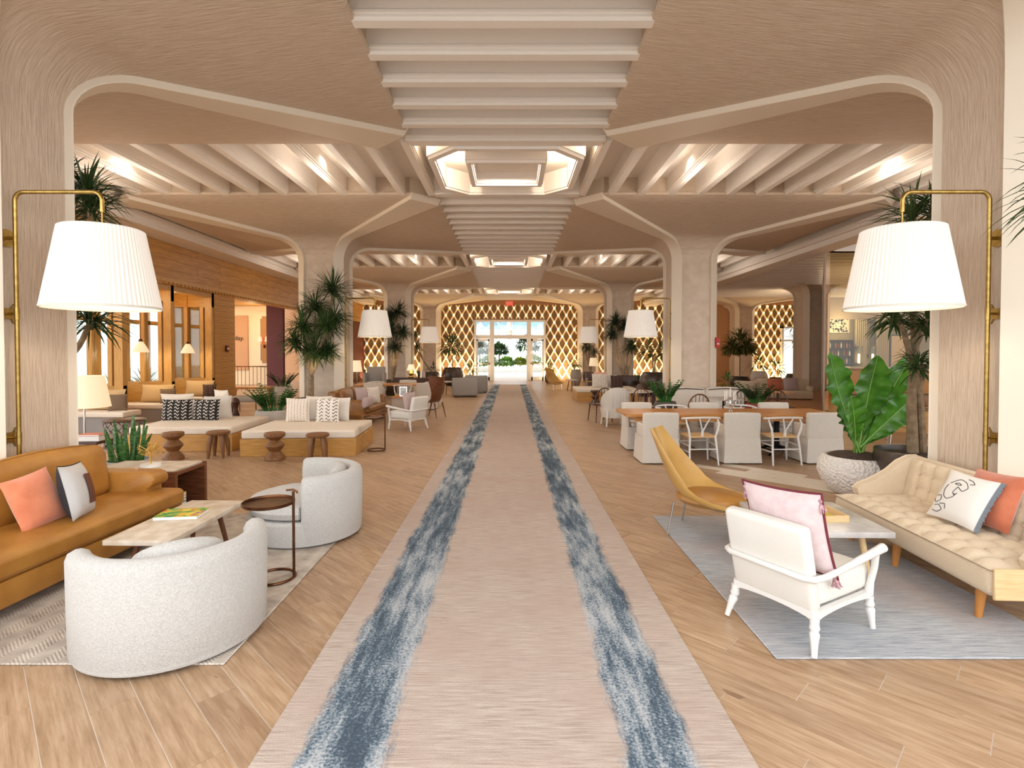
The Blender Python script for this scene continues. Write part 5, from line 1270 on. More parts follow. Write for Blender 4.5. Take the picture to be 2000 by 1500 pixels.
# daybed two (left)
pl(343, 830, 10.60, .58, .42, CHEVD, .10, -.15, 'black chevron pillow, left of the pair on the farther daybed', 'pillows on the farther daybed')
pl(400, 830, 10.62, .55, .42, CHEVD, -.08, -.15, 'black chevron pillow, right of the pair on the farther daybed', 'pillows on the farther daybed')
pl(372, 830, 10.86, .58, .38, LINENW, .05, -.12, 'plain white pillow peeking between the two black chevron pillows', 'pillows on the farther daybed', .12)
pl(425, 830, 10.92, .50, .46, LINENW, .5, -.15, 'plain white pillow behind the right black chevron pillow', 'pillows on the farther daybed')
pl(350, 818, 11.22, .65, .50, CREAMF, PI + .1, -.2, 'cream pillow behind the left black chevron pillow', 'pillows on the farther daybed')
pl(440, 812, 11.25, .40, .58, CREAMF, PI - .4, -.2, 'tall cream pillow at the far corner behind the black chevron pillows', 'pillows on the farther daybed')
# daybed one (right)
pl(580, 832, 10.42, .46, .46, LINEDP, .06, -.12, 'cream pillow with fine brown lines, leftmost on the nearer daybed', 'pillows on the nearer daybed')
pl(638, 834, 10.36, .46, .46, CHEVW, -.06, -.12, 'white pillow with grey chevrons on the nearer daybed', 'pillows on the nearer daybed')
pl(612, 834, 10.62, .40, .42, LINENW, .05, -.12, 'white pillow between the lined and chevron pillows', 'pillows on the nearer daybed', .12)
pl(662, 832, 10.58, .44, .46, LINENW, -.3, -.12, 'plain white pillow, rightmost on the nearer daybed', 'pillows on the nearer daybed')
pl(625, 815, 10.78, .52, .48, CREAMF, PI, -.15, 'cream pillow standing at the back of the nearer daybed', 'pillows on the nearer daybed')
def chess(label, x, y, m=TEAK, k=1.0):
    t = thing('chess_stool', label, 'stool', (x, y, 0), 0, 'turned chess-piece stools')
    G().lathe([(r * k, z * k) for r, z in ((.001, 0), (.16, 0), (.165, .02), (.16, .055), (.085, .145), (.145, .225), (.15, .24), (.145, .255), (.08, .335))], 28).build('base', m, t, smooth=18)
    G().lathe([(r * k, z * k) for r, z in ((.08, .335), (.15, .385), (.165, .40), (.165, .44), (.155, .455), (.001, .455))], 28).build('seat', m, t, smooth=30); return t
p = at(340, 897); chess('turned chess-piece stool before the farther daybed', p.x, p.y - .02)
p = at(537, 898); chess('turned chess-piece stool before the nearer daybed', p.x, p.y)
def roundstool(label, x, y, rz):
    t = thing('round_stool', label, 'stool', (x, y, 0), rz, 'four-legged round teak stools')
    G().lathe([(.001, .395), (.175, .395), (.185, .41), (.185, .435), (.17, .447), (.001, .447)], 28).build('seat', TEAK, t)
    for k in range(4):
        a = PI / 4 + k * PI / 2; c, s = math.cos(a), math.sin(a)
        G().tube([(c * .165, s * .165, 0), (c * .16, s * .16, .12), (c * .145, s * .145, .26), (c * .11, s * .11, .40)], [.022, .032, .042, .035], 10).build('leg', TEAK, t)
    return t
p = at(427, 893); roundstool('round teak stool at the corner of the farther daybed', p.x, p.y, .1)
p = at(621, 899); roundstool('round teak stool before the nearer daybed', p.x, p.y, .2)
# ================================================================== LEFT MIDDLE DISTANCE
zz('zz plant in a speckled white stone pot behind the two daybeds', xat(530, 12.0), 12.05, .40, .50, POTS, 30, .62)
# banquettes in the alcoves
for i, (y1, lb) in enumerate(((12.52, 'upholstered banquette in the alcove behind the wall lamp'), (14.32, 'upholstered banquette below the nearer pendant'), (16.25, 'upholstered banquette below the farther pendant'))):
    t = thing('banquette', lb, 'bench', (0, y1, 0), 0, 'banquettes in the oak alcoves')
    G().box(-10.15, -8.55, -.60, -.03, .0, .34).build('base', GREYF, t, smooth=0); G().rbox(-10.15, -8.50, -.64, -.03, .34, .46, .03, 3).build('seat_cushion', CREAMF, t)
    b = pillow(['tan bolster cushion on the banquette behind the floor lamp', 'rounded tan back cushion below the nearer pendant', 'rounded tan back cushion below the farther pendant'][i], mat('tan_linen', '#c9a878', .9, bump=.2, bscale=120), .85, .48, .2, T(-9.25, y1 - .17, .462) @ RX(math.radians(-12)), 'back_cushion', 'tan back cushions in the alcoves')
    pillow(['brown pillow on the banquette behind the floor lamp', 'brown pillow beside the tan cushion below the nearer pendant', 'patterned brown pillow beside the tan cushion below the farther pendant'][i], CHEVB if i == 2 else mat('brown_fabric', '#75604c', .9), .36, .38, .13, T(-8.82, y1 - .36, .462) @ RZ(.5) @ RX(math.radians(-14)))
def pendant(label, x, y, zb):
    t = thing('pendant_lamp', label, 'pendant lamp', (x, y, 0), 0, 'alcove pendants')
    G().tube([(0, 0, zb + .30), (0, 0, 3.58)], .006, 5).build('cord', BRONZE, t)
    G().lathe([(.03, zb + .33), (.045, zb + .30), (.05, zb + .25), (.02, zb + .24)], 14).build('cap', BRONZE, t)
    G().lathe([(.045, zb + .27), (.09, zb + .20), (.17, zb + .05), (.185, zb), (.18, zb), (.085, zb + .19), (.04, zb + .265)], 28).build('shade', SHADEW, t); G().ball((0, 0, zb + .1), .05, 8, 6).build('bulb', BULB, t)
    lamp('pendant_light', 'POINT', (x, y, zb - .02), 30, (1, .78, .48), .06)
pendant('nearer white glass pendant in the oak alcoves', xat(275, 13.5), 13.5, zat(688, 13.5)); pendant('farther white glass pendant in the oak alcoves', xat(367, 15.4), 15.4, zat(690, 15.4))
for x, y in ((-9.6, 11.5), (-9.6, 13.4), (-9.6, 15.3)): lamp('alcove_light', 'POINT', (x, y, 3.2), 28, (1, .74, .42), .1)
for y in (10.5, 14.5, 18.5, 22.5, 26.5): lamp('header_wash', 'SPOT', (-8.1, y, 4.55), 60, (1, .74, .42), .08, spot=2.6, rot=(0, math.radians(-35), 0))
for x, y in ((-14, 23), (-12, 22), (-11.8, 24.8)): lamp('lobby_light', 'POINT', (x, y, 3.3), 42, (1, .74, .45), .15)
def floorlamp(label, x, y, zb, zt_, r0, r1, m=SHADEW, polem=CHROME, grp='standing lamps'):
    t = thing('floor_lamp', label, 'floor lamp', (x, y, 0), 0, grp)
    G().lathe([(.001, 0), (.14, 0), (.14, .015), (.02, .03), (.001, .03)], 20).build('base', polem, t); G().tube([(0, 0, .02), (0, 0, zb + .1)], .014, 8).build('pole', polem, t)
    G().lathe([(r0, zb), (r1, zt_), (r1 - .02, zt_), (.02, zt_ - .03)], 32).build('lamp_shade', m, t); G().ball((0, 0, (zb + zt_) / 2), .05, 8, 6).build('bulb', BULB, t)
    lamp('floor_lamp_light', 'POINT', (x, y, (zb + zt_) / 2), 14, (1, .82, .58), .06)
Y = 9.0; floorlamp('floor lamp with a drum shade and chrome pole behind the nearest left column', xat(163, Y), Y, zat(795, Y), zat(734, Y), .37, .28)
Y = 19.5; floorlamp('pale floor lamp beside the brown leather sofa and second column', xat(697, Y), Y, zat(726, Y), zat(704, Y), .19, .13)
Y = 26; floorlamp('pale floor lamp beneath the third right column lamp', xat(1159, Y), Y, zat(715, Y), zat(699, Y), .22, .16)
# lattice drum table and small shelf table with a book
def drum(label, x, y, r, h):
    t = thing('lattice_drum_table', label, 'side table', (x, y, 0)); G().lathe([(.001, h - .03), (r, h - .03), (r * 1.06, h - .015), (r, h), (.001, h)], 32).build('top', DARKW, t)
    G().lathe([(r * .9, 0), (r * .95, 0), (r * .95, .04), (r * .9, .04)], 32).build('bottom_ring', DARKW, t); g = G()
    for k in range(14):
        for s in (-1, 1):
            g.tube([(r * .92 * math.cos(a), r * .92 * math.sin(a), .03 + (h - .06) * q) for q, a in [(i / 5, k * 2 * PI / 14 + s * i / 5 * 1.3) for i in range(6)]], .012, 4)
    g.build('lattice', mat('grey_lattice', '#8d8078', .6), t, kind='stuff'); return t
p = at(240, 862); drum('dark round drum table with open lattice sides before the banquette', xat(240, 10.2), 10.2, .34, .52)
sb = thing('low_side_table', 'small low dark table behind the nearest left column', 'side table', (xat(178, 8.3), 8.3, 0)); G().rbox(-.22, .22, -.2, .2, .40, .44, .005, 1).build('top', DARKW, sb)
for sx in (-1, 1):
    for sy in (-1, 1): G().tube([(sx * .18, sy * .16, 0), (sx * .18, sy * .16, .4)], .014, 6).build('leg', BRONZE, sb)
zb = .441
for k, (m, lb) in enumerate(((PAPER, 'thick white book, lower one on the low dark table'), (mat('red_book_cover', '#b9462e', .5), 'thin red book lying on top of the white one'))):
    b = thing('book', lb, 'book', (xat(180, 8.3), 8.28, zb), .1); h = .07 if k == 0 else .025
    G().box(-.16, .16, -.11, .11, 0, .004).box(-.16, .16, -.11, .11, h - .004, h).box(-.16, -.155, -.11, .11, .004, h - .004).build('cover', m, b, smooth=0); G().box(-.154, .155, -.107, .107, .004, h - .004).build('pages', PAPER, b, smooth=0); zb += h + .001
# ottoman, low table and carved figure beyond the pot
ot = thing('bench_ottoman', 'grey cushioned bench on thin black legs beyond the stone pot', 'ottoman', (xat(483, 16.2), 16.2, 0)); G().rbox(-.45, .45, -.3, .3, .30, .46, .05, 3).build('seat', GREYF, ot)
for sx in (-1, 1): G().tube([(sx * .35, -.22, 0), (sx * .35, -.22, .3), (sx * .35, .22, .3), (sx * .35, .22, 0)], .012, 6).build('leg', BLACKM, ot)
fg = thing('wooden_figure', 'small dark carved wooden stand beside the farther daybed', 'figurine', (xat(459, 12.6), 12.6, 0))
G().lathe([(.001, 0), (.12, 0), (.12, .04), (.04, .07), (.05, .2), (.09, .32), (.05, .45), (.07, .55), (.10, .62), (.06, .70), (.001, .73)], 14).build('body', DARKW, fg)
lt_ = thing('low_oak_table', 'long low oak table in the lobby opening beyond the pillar', 'table', (xat(492, 19.0), 19.0, 0)); G().rbox(-.9, .9, -.4, .4, .5, .56, .01, 1).build('top', OAKT, lt_)
for sx in (-1, 1):
    for sy in (-1, 1): G().tube([(sx * .75, sy * .3, 0), (sx * .7, sy * .28, .5)], [.02, .03], 8).build('leg', OAKT, lt_)
zz('small leafy plant in a pale pot at the red wall beyond the stone pot', xat(553, 18.6), 18.6, .32, .6, POTS, 18, .6, leafm=LEAFDK)
# brown leather sofa
BS = thing('brown_leather_sofa', 'small brown leather sofa with pale pillows behind the nearer daybed', 'sofa', (xat(742, 13.5), 13.3, 0), .0)
# front faces the aisle (+x); y along
BS.location = (-3.35, 14.7, 0); BS.rotation_euler = (0, 0, -.05)
L2 = 1.9
G().rbox(-.85, 0, -L2, 0, .12, .30, .02, 2).build('base', LEATHER2, BS); G().rbox(-.70, .02, -L2 + .2, -.2, .30, .45, .05, 3, puff=.02, cuts=2).build('seat_cushion', LEATHER2, BS); G().rbox(-.90, -.70, -L2, 0, .12, .84, .05, 3).build('back_frame', LEATHER2, BS)
for a, b in ((-.95, -.2), (-L2 + .2, -.96)): G().rbox(-.08, .1, a, b, 0, .42, .06, 3, M=T(-.64, 0, .44) @ RY(math.radians(-10)), puff=.04, cuts=2).build('back_cushion', LEATHER2, BS)
for a in (-L2, -.2): G().rbox(-.85, -.02, a, a + .2, .12, .64, .05, 3).build('arm', LEATHER2, BS)
for a in (-.08, -.78):
    for b in (-L2 + .1, -.1): G().lathe([(.02, 0), (.03, .12)], 8, (a, b, 0)).build('leg', DARKW, BS)
pillow('pale pillow, nearer of two on the brown leather sofa', MAUVE, .46, .46, .16, T(-3.68, 13.55, .452) @ RZ(math.radians(70)) @ RX(-.2)); pillow('grey white pillow, farther of two on the brown leather sofa', STRIPG, .44, .44, .16, T(-3.50, 13.95, .452) @ RZ(math.radians(55)) @ RX(-.2))
pillow('mauve bolster lying at the near arm of the brown leather sofa', MAUVE, .5, .26, .2, T(-3.42, 12.98, .452) @ RZ(math.radians(80)))
# white armchair, second
place_l = (-2.45, 13.02, 0)
a2 = dup(arm0, (-2.10, 12.35, 0), math.radians(150), 'white open-frame armchair before the brown leather sofa', 'white open-frame armchairs')
pillow('mauve pillow in the white armchair before the brown sofa', MAUVE, .45, .45, .15, T(-2.10, 12.35, .42) @ RZ(math.radians(150)) @ T(.20, 0, 0) @ RZ(math.radians(90)) @ RX(.22))
# wooden high-back chair: front=+x
hb = thing('sculpted_wood_chair', 'tall sculpted walnut chair with a flaring back beside the aisle', 'chair', (-2.08, 14.75, 0), math.radians(150))
secs = [(-.26, 1.10, .34, .16), (-.235, .98, .33, .14), (-.20, .82, .28, .09), (-.15, .66, .23, .05), (-.08, .50, .22, .02), (.0, .42, .24, .01), (.2, .40, .25, .01), (.40, .41, .20, .0)]
lo = []
for i, (x, z, hw, wing) in enumerate(secs):
    th = .03; nx_ = (1, 0) if i < 4 else ((.7, .7) if i == 4 else (0, 1))
    fr = []; bk_ = []
    for k in range(11):
        q = 2 * k / 10 - 1; o = wing * abs(q) ** 2
        fr.append((x + nx_[0] * (o + th / 2), q * hw, z + nx_[1] * (o + th / 2) + (.05 * abs(q) if i == 0 else 0))); bk_.append((x + nx_[0] * (o - th / 2), q * hw, z + nx_[1] * (o - th / 2) + (.05 * abs(q) if i == 0 else 0)))
    lo.append(fr + list(reversed(bk_)))
G().loft(lo, True, True).build('shell', WALNUTX, hb, smooth=60)
for x, y in ((-.24, -.17), (-.24, .17), (.36, -.18), (.36, .18)): G().tube([(x, y * 1.2, 0), (x * .6, y, .41)], [.012, .024], 8).build('leg', WALNUTX, hb)
# far left dining set
ld = thing('dining_table', 'oak dining table among pale chairs beyond the brown leather sofa', 'table', (-3.85, 17.6, 0)); G().rbox(-1.1, 1.1, -.45, .45, .70, .75, .006, 1).build('top', OAKT, ld)
for sx in (-1, 1):
    for sy in (-1, 1): G().tube([(sx * .95, sy * .35, 0), (sx * .95, sy * .35, .7)], .035, 8).build('leg', OAKT, ld)
for (x, y, rz, lb) in ((-3.35, 16.75, 0, 'wishbone chair on the near side of the distant left dining table'), (-4.55, 18.45, PI, 'wishbone chair at the far left of the distant left dining table'), (-2.6, 18.5, PI, 'wishbone chair at the far right of the distant left dining table')):
    dup(wish0, (x, y, 0), rz, lb, 'wishbone chairs at the distant table')
for (x, y, rz, lb) in ((-2.62, 16.7, 0, 'slipcovered chair on the near side of the distant left dining table'), (-4.25, 16.75, 0, 'slipcovered chair at the near left of the distant left dining table'), (-3.5, 18.55, PI, 'slipcovered chair across the distant left dining table'), (-5.25, 17.6, -PI / 2, 'slipcovered chair at the left end of the distant left dining table')):
    dup(slip0, (x, y, 0), rz, lb, 'slipcovered chairs at the distant table')
fr = thing('picture_frame', 'small standing frame on the side table beside the brown sofa', 'picture frame', (-2.95, 14.92, .561), 0, rot=(-.15, 0, .2))
G().box(-.10, .10, -.01, .01, 0, .26).build('frame', CHROME, fr, smooth=0); G().box(-.085, .085, -.013, -.0101, .02, .24).build('print', mat('photo_print', '#8fa0ac', .4, col2='#d6d4cc', cscale=12), fr, smooth=0)
sd = thing('square_side_table', 'grey square side table at the far end of the brown sofa', 'side table', (-2.95, 14.95, 0)); G().box(-.3, .3, -.22, .22, .52, .56).build('top', OAKT, sd, smooth=0); G().box(-.28, .28, -.2, .2, 0, .52).build('body', GREYP, sd, smooth=0)
# high-backed grey chair, table lamp and clutter by the third left column
hc = thing('highback_chair', 'grey high-backed upholstered chair before the dark dracaena on the left', 'chair', (xat(735, 20.6), 20.6, 0), PI)
G().rbox(-.36, .36, -.02, .10, .40, 1.22, .05, 3).build('backrest', GREYF, hc); G().rbox(-.36, .36, .1, .62, .28, .48, .05, 3).build('seat', GREYF, hc)
for s in (-1, 1): G().rbox(s * .36 - .05, s * .36 + .05, .05, .45, .3, 1.0, .04, 2).build('wing', GREYF, hc)
for x in (-.3, .3):
    for y in (.04, .56): G().lathe([(.015, 0), (.025, .29)], 8, (x, y, 0)).build('leg', DARKW, hc)
cs = thing('console_table', 'dark console table behind the distant left dining set', 'table', (xat(815, 21.0), 21.0, 0)); G().box(-.9, .9, -.2, .2, .74, .78).build('top', DARKW, cs, smooth=0); G().box(-.85, .85, -.17, .17, .0, .74).build('body', DARKW, cs, smooth=0)
tl = thing('table_lamp', 'small warm table lamp on the dark console by the third left column', 'table lamp', (xat(803, 21), 21, .781)); G().lathe([(.001, 0), (.09, 0), (.10, .03), (.06, .08), (.11, .16), (.05, .24), (.02, .3), (.001, .3)], 16).build('base', BRASS, tl); G().lathe([(.17, .28), (.10, .50), (.09, .50)], 24).build('lamp_shade', SHADEW, tl)
lamp('table_lamp_light', 'POINT', (xat(803, 21), 20.98, 1.15), 8, (1, .76, .45), .06)
for k, (px, h, m, lb) in enumerate(((818, .26, CHARC, 'dark upright book on the dark console'), (824, .28, PAPER, 'white upright book on the dark console'), (829, .24, MAUVE, 'mauve upright book on the dark console'))):
    b = thing('book', lb, 'book', (xat(px, 21), 20.95, .781)); G().box(-.03, .03, -.1, .1, 0, h).build('cover', m, b, smooth=0); G().box(-.022, .022, -.095, .105, .006, h - .0).build('pages', PAPER, b, smooth=0)
# grey cube armchairs near the doors
def cube(label, x, y, rz, k=1):
    t = thing('cube_armchair', label, 'armchair', (x, y, 0), rz, 'grey armchairs near the doors')
    G().rbox(-.5, .5, -.42, -.24, .06, .76, .05, 3).build('backrest', GREYF, t); G().rbox(-.32, .32, -.24, .42, .06, .44, .05, 3).build('seat', GREYF, t)
    for s in (-1, 1): G().rbox(min(s * .5, s * .33), max(s * .5, s * .33), -.24, .42, .06, .62, .05, 3).build('arm', GREYF, t); G().box(s * .4 - .03, s * .4 + .03, -.35, .35, 0, .06).build('foot', DARKW, t, smooth=0)
p = at(907, 776); cube('grey cube armchair nearest the runner, its back to the hall', p.x, p.y + .4, .05); p = at(932, 769); cube('grey cube armchair half hidden behind another, near the doors', p.x - .1, p.y + .6, .1)
def tripod(label, x, y, h=.5, r=.26):
    t = thing('tripod_table', label, 'side table', (x, y, 0)); G().lathe([(.001, h - .04), (r, h - .04), (r, h), (.001, h)], 24).build('top', MARBLE, t)
    for k in range(3): a = k * 2 * PI / 3 + .4; G().tube([(math.cos(a) * r * .9, math.sin(a) * r * .9, 0), (math.cos(a) * r * .5, math.sin(a) * r * .5, h - .04)], .02, 8).build('leg', TEAK, t)
tripod('pale round table on splayed legs beside the grey cube armchair', xat(874, 22.6), 22.6, .55, .30)
palmlet('dark round pot with a feathery palm before the lattice left of the doors', xat(884, 28.5), 28.5, .58, .95, POTD, [(0, 0, 1.6)], [(0, 0, 1.95, .7)], LEAFD, 170, .55, .10)
palmlet('small leafy plant in a pot between the grey armchair and doors', xat(919, 30), 30, .25, .5, POTS, None, [(0, 0, .75, .4)], LEAFZ, 70, .3, .07)
palmlet('dark leafy plant in a dark pot near the walnut chair', xat(845, 25.5), 25.5, .3, .62, POTD, None, [(0, 0, .85, .35)], LEAFDK, 60, .3, .07)
palmlet('dark leafy plant beside the pale floor lamp and grey chair', xat(713, 21.4), 21.4, .3, .5, POTD, None, [(0, 0, .85, .45)], LEAFO, 60, .3, .06)

# ================================================================== RIGHT MIDDLE DISTANCE
wkr = thing('wicker_chair', 'white wicker barrel chair left of the long table', 'chair', (xat(1207, 12.9), 12.9, 0), .1)
WK = mat('white_wicker', '#dcd5ca', .7, bump=.6, bscale=60, bstretch=(1, 1, 6))
lo = []
for i in range(15):
    q = i / 14; a = PI * (1.03 + .94 * q); hz = .50 + .43 * math.sin(PI * q) ** .55
    lo.append([(.33 * math.cos(a) * s, .30 + .33 * math.sin(a) * s, z) for s, z in ((1.0, .42), (1.05, .55), (1.08, (hz + .55) / 2), (1.12, hz), (1.06, hz + .01), (1.0, .6), (.94, .42))])
G().loft(lo, True, True).build('back', WK, wkr, smooth=60); G().lathe([(.001, .36), (.33, .36), (.34, .40), (.33, .44), (.001, .45)], 24, (0, .30, 0)).build('seat', WK, wkr)
G().lathe([(.30, .20), (.33, .36), (.28, .36), (.27, .22)], 24, (0, .30, 0)).build('skirt', WK, wkr)
for x, y in ((-.23, .06), (.23, .06), (-.22, .52), (.22, .52)): G().tube([(x * 1.15, y + (-.04 if y < .3 else .04), 0), (x, y, .38)], [.018, .022], 8).build('leg', WHITEP, wkr)
for k in range(5): G().tube([(-.16 + k * .08, .30 - math.sqrt(.355 ** 2 - (-.16 + k * .08) ** 2) - .012, z) for z in (.42, .6, .84)], .008, 5).build('rib', WHITEP, wkr)
def bent(label, x, y, rz, m=DARKW, cushion=None, grp='dark bentwood chairs'):
    t = thing('bentwood_chair', label, 'chair', (x, y, 0), rz, grp)
    G().tube([(.24 * math.cos(a), .02 - .06 * math.sin(a), .45 + .42 * math.sin(a) ** .7 if math.sin(a) > 0 else .45) for a in [PI * i / 14 for i in range(15)]], .016, 7).build('hoop', m, t)
    for k in range(5): G().tube([(-.16 + k * .08, .0, .45), (-.16 + k * .08, -.03, .45 + .40 * math.sqrt(max(.05, 1 - ((-.16 + k * .08) / .24) ** 2)))], .008, 5).build('spindle', m, t)
    G().rbox(-.23, .23, 0, .44, .43, .46, .012, 2).build('seat', m, t)
    if cushion: G().rbox(-.21, .21, .02, .42, .461, .50, .018, 2).build('cushion', cushion, t)
    for a in (-.19, .19):
        for b in (.03, .41): G().tube([(a * 1.2, b + (.05 if b > .2 else -.05), 0), (a, b, .43)], [.012, .018], 7).build('leg', m, t)
    return t
bent('dark bentwood chair half behind the white wicker chair', xat(1180, 13.7), 13.7, .3)
bent('bentwood chair with a pink cushion beyond the white wicker chair', xat(1253, 13.4), 13.4, PI, WALNUTX, MAUVE)
bent('bentwood chair with a curved top rail behind the middle of the long table', xat(1366, 11.75), 11.75, .0, WALNUTX)
bent('dark bentwood chair beside the red potted plant', xat(1455, 13.2), 13.2, -.4); bent('dark bentwood chair right of the red potted plant', xat(1520, 13.0), 13.0, -.9)
def rtable(label, x, y, r, h=.74, m=MARBLE, leg=BLACKM):
    t = thing('round_table', label, 'table', (x, y, 0), 0, 'round pedestal tables'); G().lathe([(.001, h - .03), (r, h - .03), (r, h), (.001, h)], 36).build('top', m, t)
    G().lathe([(.001, 0), (.25, 0), (.22, .02), (.05, .06), (.035, .2), (.04, h - .05), (.15, h - .03), (.001, h - .03)], 20).build('pedestal', leg, t); return t
rtable('round marble table beyond the white wicker chair', xat(1236, 14.6), 14.6, .55); rtable('round marble table before the pale banquette at the second column', xat(1415, 12.3), 12.3, .42); rtable('round pale table near the far bar sofa', xat(1520, 16.2), 16.2, .4, .6, OAKT, DARKW)
bq = thing('settee', 'pale curved settee with dark piping before the second right column', 'bench', (xat(1388, 13.05), 13.05, 0))
G().rbox(-.95, .95, -.05, .45, .12, .44, .05, 3).build('seat', LINEN, bq)
for a, b in ((-.95, -.01), (.01, .95)):
    o = G().rbox(a, b, .30, .46, .42, .88, .06, 3, puff=.05, cuts=2).build('back_cushion', LINEN, bq); G().tube([(a + .05, .30, .855), ((a + b) / 2, .29, .885), (b - .05, .30, .855)], .012, 6).build('piping', DARKW, o)
for x in (-.85, .85):
    for y in (0, .4): G().lathe([(.02, 0), (.03, .13)], 8, (x, y, 0)).build('leg', DARKW, bq)
dbr = thing('daybed', 'distant cream daybed right of the aisle with a patterned pillow', 'daybed', (xat(1185, 20.2), 20.2, 0), 0, 'oak plinth daybeds')
G().rbox(-1.2, 1.0, -.8, .7, 0, .32, .006, 1).build('plinth', OAK, dbr); G().rbox(-1.19, .99, -.79, .69, .321, .46, .03, 3).build('cushion', CREAMF, dbr)
zt = .462
pl(1172, 0, 19.85, .60, .52, STRIPG, .0, -.1, 'pale striped pillow on the distant right daybed', 'pillows on the distant daybed'); pl(1205, 0, 19.8, .46, .46, CHEVB, .05, -.1, 'dark brown chevron pillow on the distant right daybed', 'pillows on the distant daybed'); pl(1192, 0, 20.05, .5, .46, LINENW, .1, -.1, 'plain white pillow between the striped and brown pillows', 'pillows on the distant daybed'); pl(1173, 0, 20.25, .5, .58, mat('peach_fabric', '#dca48a', .9), .1, -.1, 'peach pillow behind the pale striped pillow', 'pillows on the distant daybed')
chess('turned dark stool at the distant right daybed', xat(1163, 18.7), 18.7, DARKW)
def dsofa(label, x, y, rz, w, m):
    t = thing('armless_sofa', label, 'sofa', (x, y, 0), rz); G().rbox(-w / 2, w / 2, -.42, -.22, .10, .82, .05, 3).build('backrest', m, t); G().rbox(-w / 2, w / 2, -.22, .40, .16, .44, .05, 3).build('seat', m, t)
    for s in (-1, 1):
        G().rbox(min(s * w / 2, s * (w / 2 - .14)), max(s * w / 2, s * (w / 2 - .14)), -.22, .36, .42, .60, .04, 3).build('arm', m, t)
        for b in (-.36, .34): G().lathe([(.02, 0), (.03, .18)], 8, (s * (w / 2 - .1), b, 0)).build('leg', DARKW, t)
dsofa('dark brown sofa before the third right column', xat(1165, 25), 24.4, PI, 1.1, DARKW); dsofa('dark brown long seat beside the potted palms', xat(1232, 21.6), 21.7, PI, 1.0, DARKW)
dsofa('tan upholstered sofa at the far right beside the column', xat(1532, 19.0), 19.0, PI - .3, 1.7, BEIGEF)
pillow('mauve pillow on the tan sofa at the far right', MAUVE, .5, .45, .15, T(xat(1545, 18.8), 18.75, .442) @ RX(-.2))
pillow('rust pillow at the left of the far right tan sofa', RUSTV, .5, .42, .15, T(xat(1517, 18.8), 18.85, .442) @ RX(-.2) @ RZ(-.2))
zz('low leafy plant in a dark pot before the dark seat on the right', xat(1262, 17.0), 17.0, .3, .35, POTD, 22, .45, .42, DARKW, 1.1, LEAFDK)
palmlet('rounded dark bronze pot with a bushy olive plant, by the second right column', xat(1277, 16.2), 16.2, .42, .55, POTD, [(-.04, 0, 1.65), (.05, 0, 1.6)], [(-.15, 0, 1.75, .42), (.2, 0, 1.72, .35)], LEAFO, 60, .26, .08, potlift=.62, standm=DARKW)
palmlet('round-headed fig tree in a dark box pot beyond the second right column', xat(1445, 22.5), 22.5, .42, .5, POTD, [(0, 0, 1.9)], [(0, 0, 2.05, .70), (.3, 0, 1.85, .45), (-.3, 0, 1.85, .45)], LEAFO, 300, .28, .09, potlift=.25, standm=DARKW)
palmlet('leafy plant in a pale pot before the star lattice', xat(1483, 24.5), 24.5, .36, .55, POTW, None, [(0, 0, 1.15, .4)], LEAFZ, 70, .32, .07, potlift=.35, standm=OAKT)
palmlet('leafy plant before the glowing side door at the far right', xat(1515, 26), 26, .34, .55, POTD, None, [(0, 0, .95, .5)], LEAFZ, 60, .4, .07)
palmlet('tall dark plant hanging over the glowing side door', xat(1551, 26.5), 26.5, .4, .7, POTD, [(0, 0, 2.6)], [(0, 0, 3.0, .6), (.1, 0, 2.2, .5)], LEAFDK, 50, .4, .06)
palmlet('small dark leafy plant at the foot of the second right column', xat(1420, 18.0), 18.0, .2, .35, POTD, None, [(0, 0, .7, .35)], LEAFZ, 50, .3, .06)
tubm = thing('barrel_chair', 'tan barrel chair below the round-headed fig tree', 'chair', (xat(1458, 18.6), 18.6, 0), .3)
lo = []
for i in range(13):
    a = math.radians(170 + 200 * i / 12); lo.append([(r * math.cos(a), r * math.sin(a), z) for r, z in ((.40, .12), (.44, .76), (.40, .80), (.34, .76), (.32, .12))])
G().loft(lo, True, True).build('back', BEIGEF, tubm); G().lathe([(.001, .12), (.35, .12), (.36, .44), (.001, .47)], 24).build('seat', BEIGEF, tubm)
for a in range(4): G().lathe([(.018, 0), (.025, .13)], 8, (.26 * math.cos(a * PI / 2 + .8), .26 * math.sin(a * PI / 2 + .8), 0)).build('leg', DARKW, tubm)
# right of the doors
s2_ = dup(sl, (xat(1078, 25.4), 25.2, 0), math.radians(-60), 'gold slipper chair near the doors at the right of the runner', 'slipper chairs')
tripod('pale round table on splayed legs by the distant gold slipper chair', xat(1117, 24.6), 24.6, .52, .28)
palmlet('leafy plant in a tall white pot right of the doors', xat(1125, 28.5), 28.5, .30, .85, POTG, None, [(0, 0, 1.1, .38)], LEAFZ, 70, .32, .08)
palmlet('small leafy plant left of the tall white pot near the doors', xat(1072, 30.5), 30.5, .25, .5, POTD, None, [(0, 0, .85, .38)], LEAFZ, 60, .3, .08)
ctable('slim brass drink table beside the runner at the far right', 3.1, 21.3, .2, BRASS)
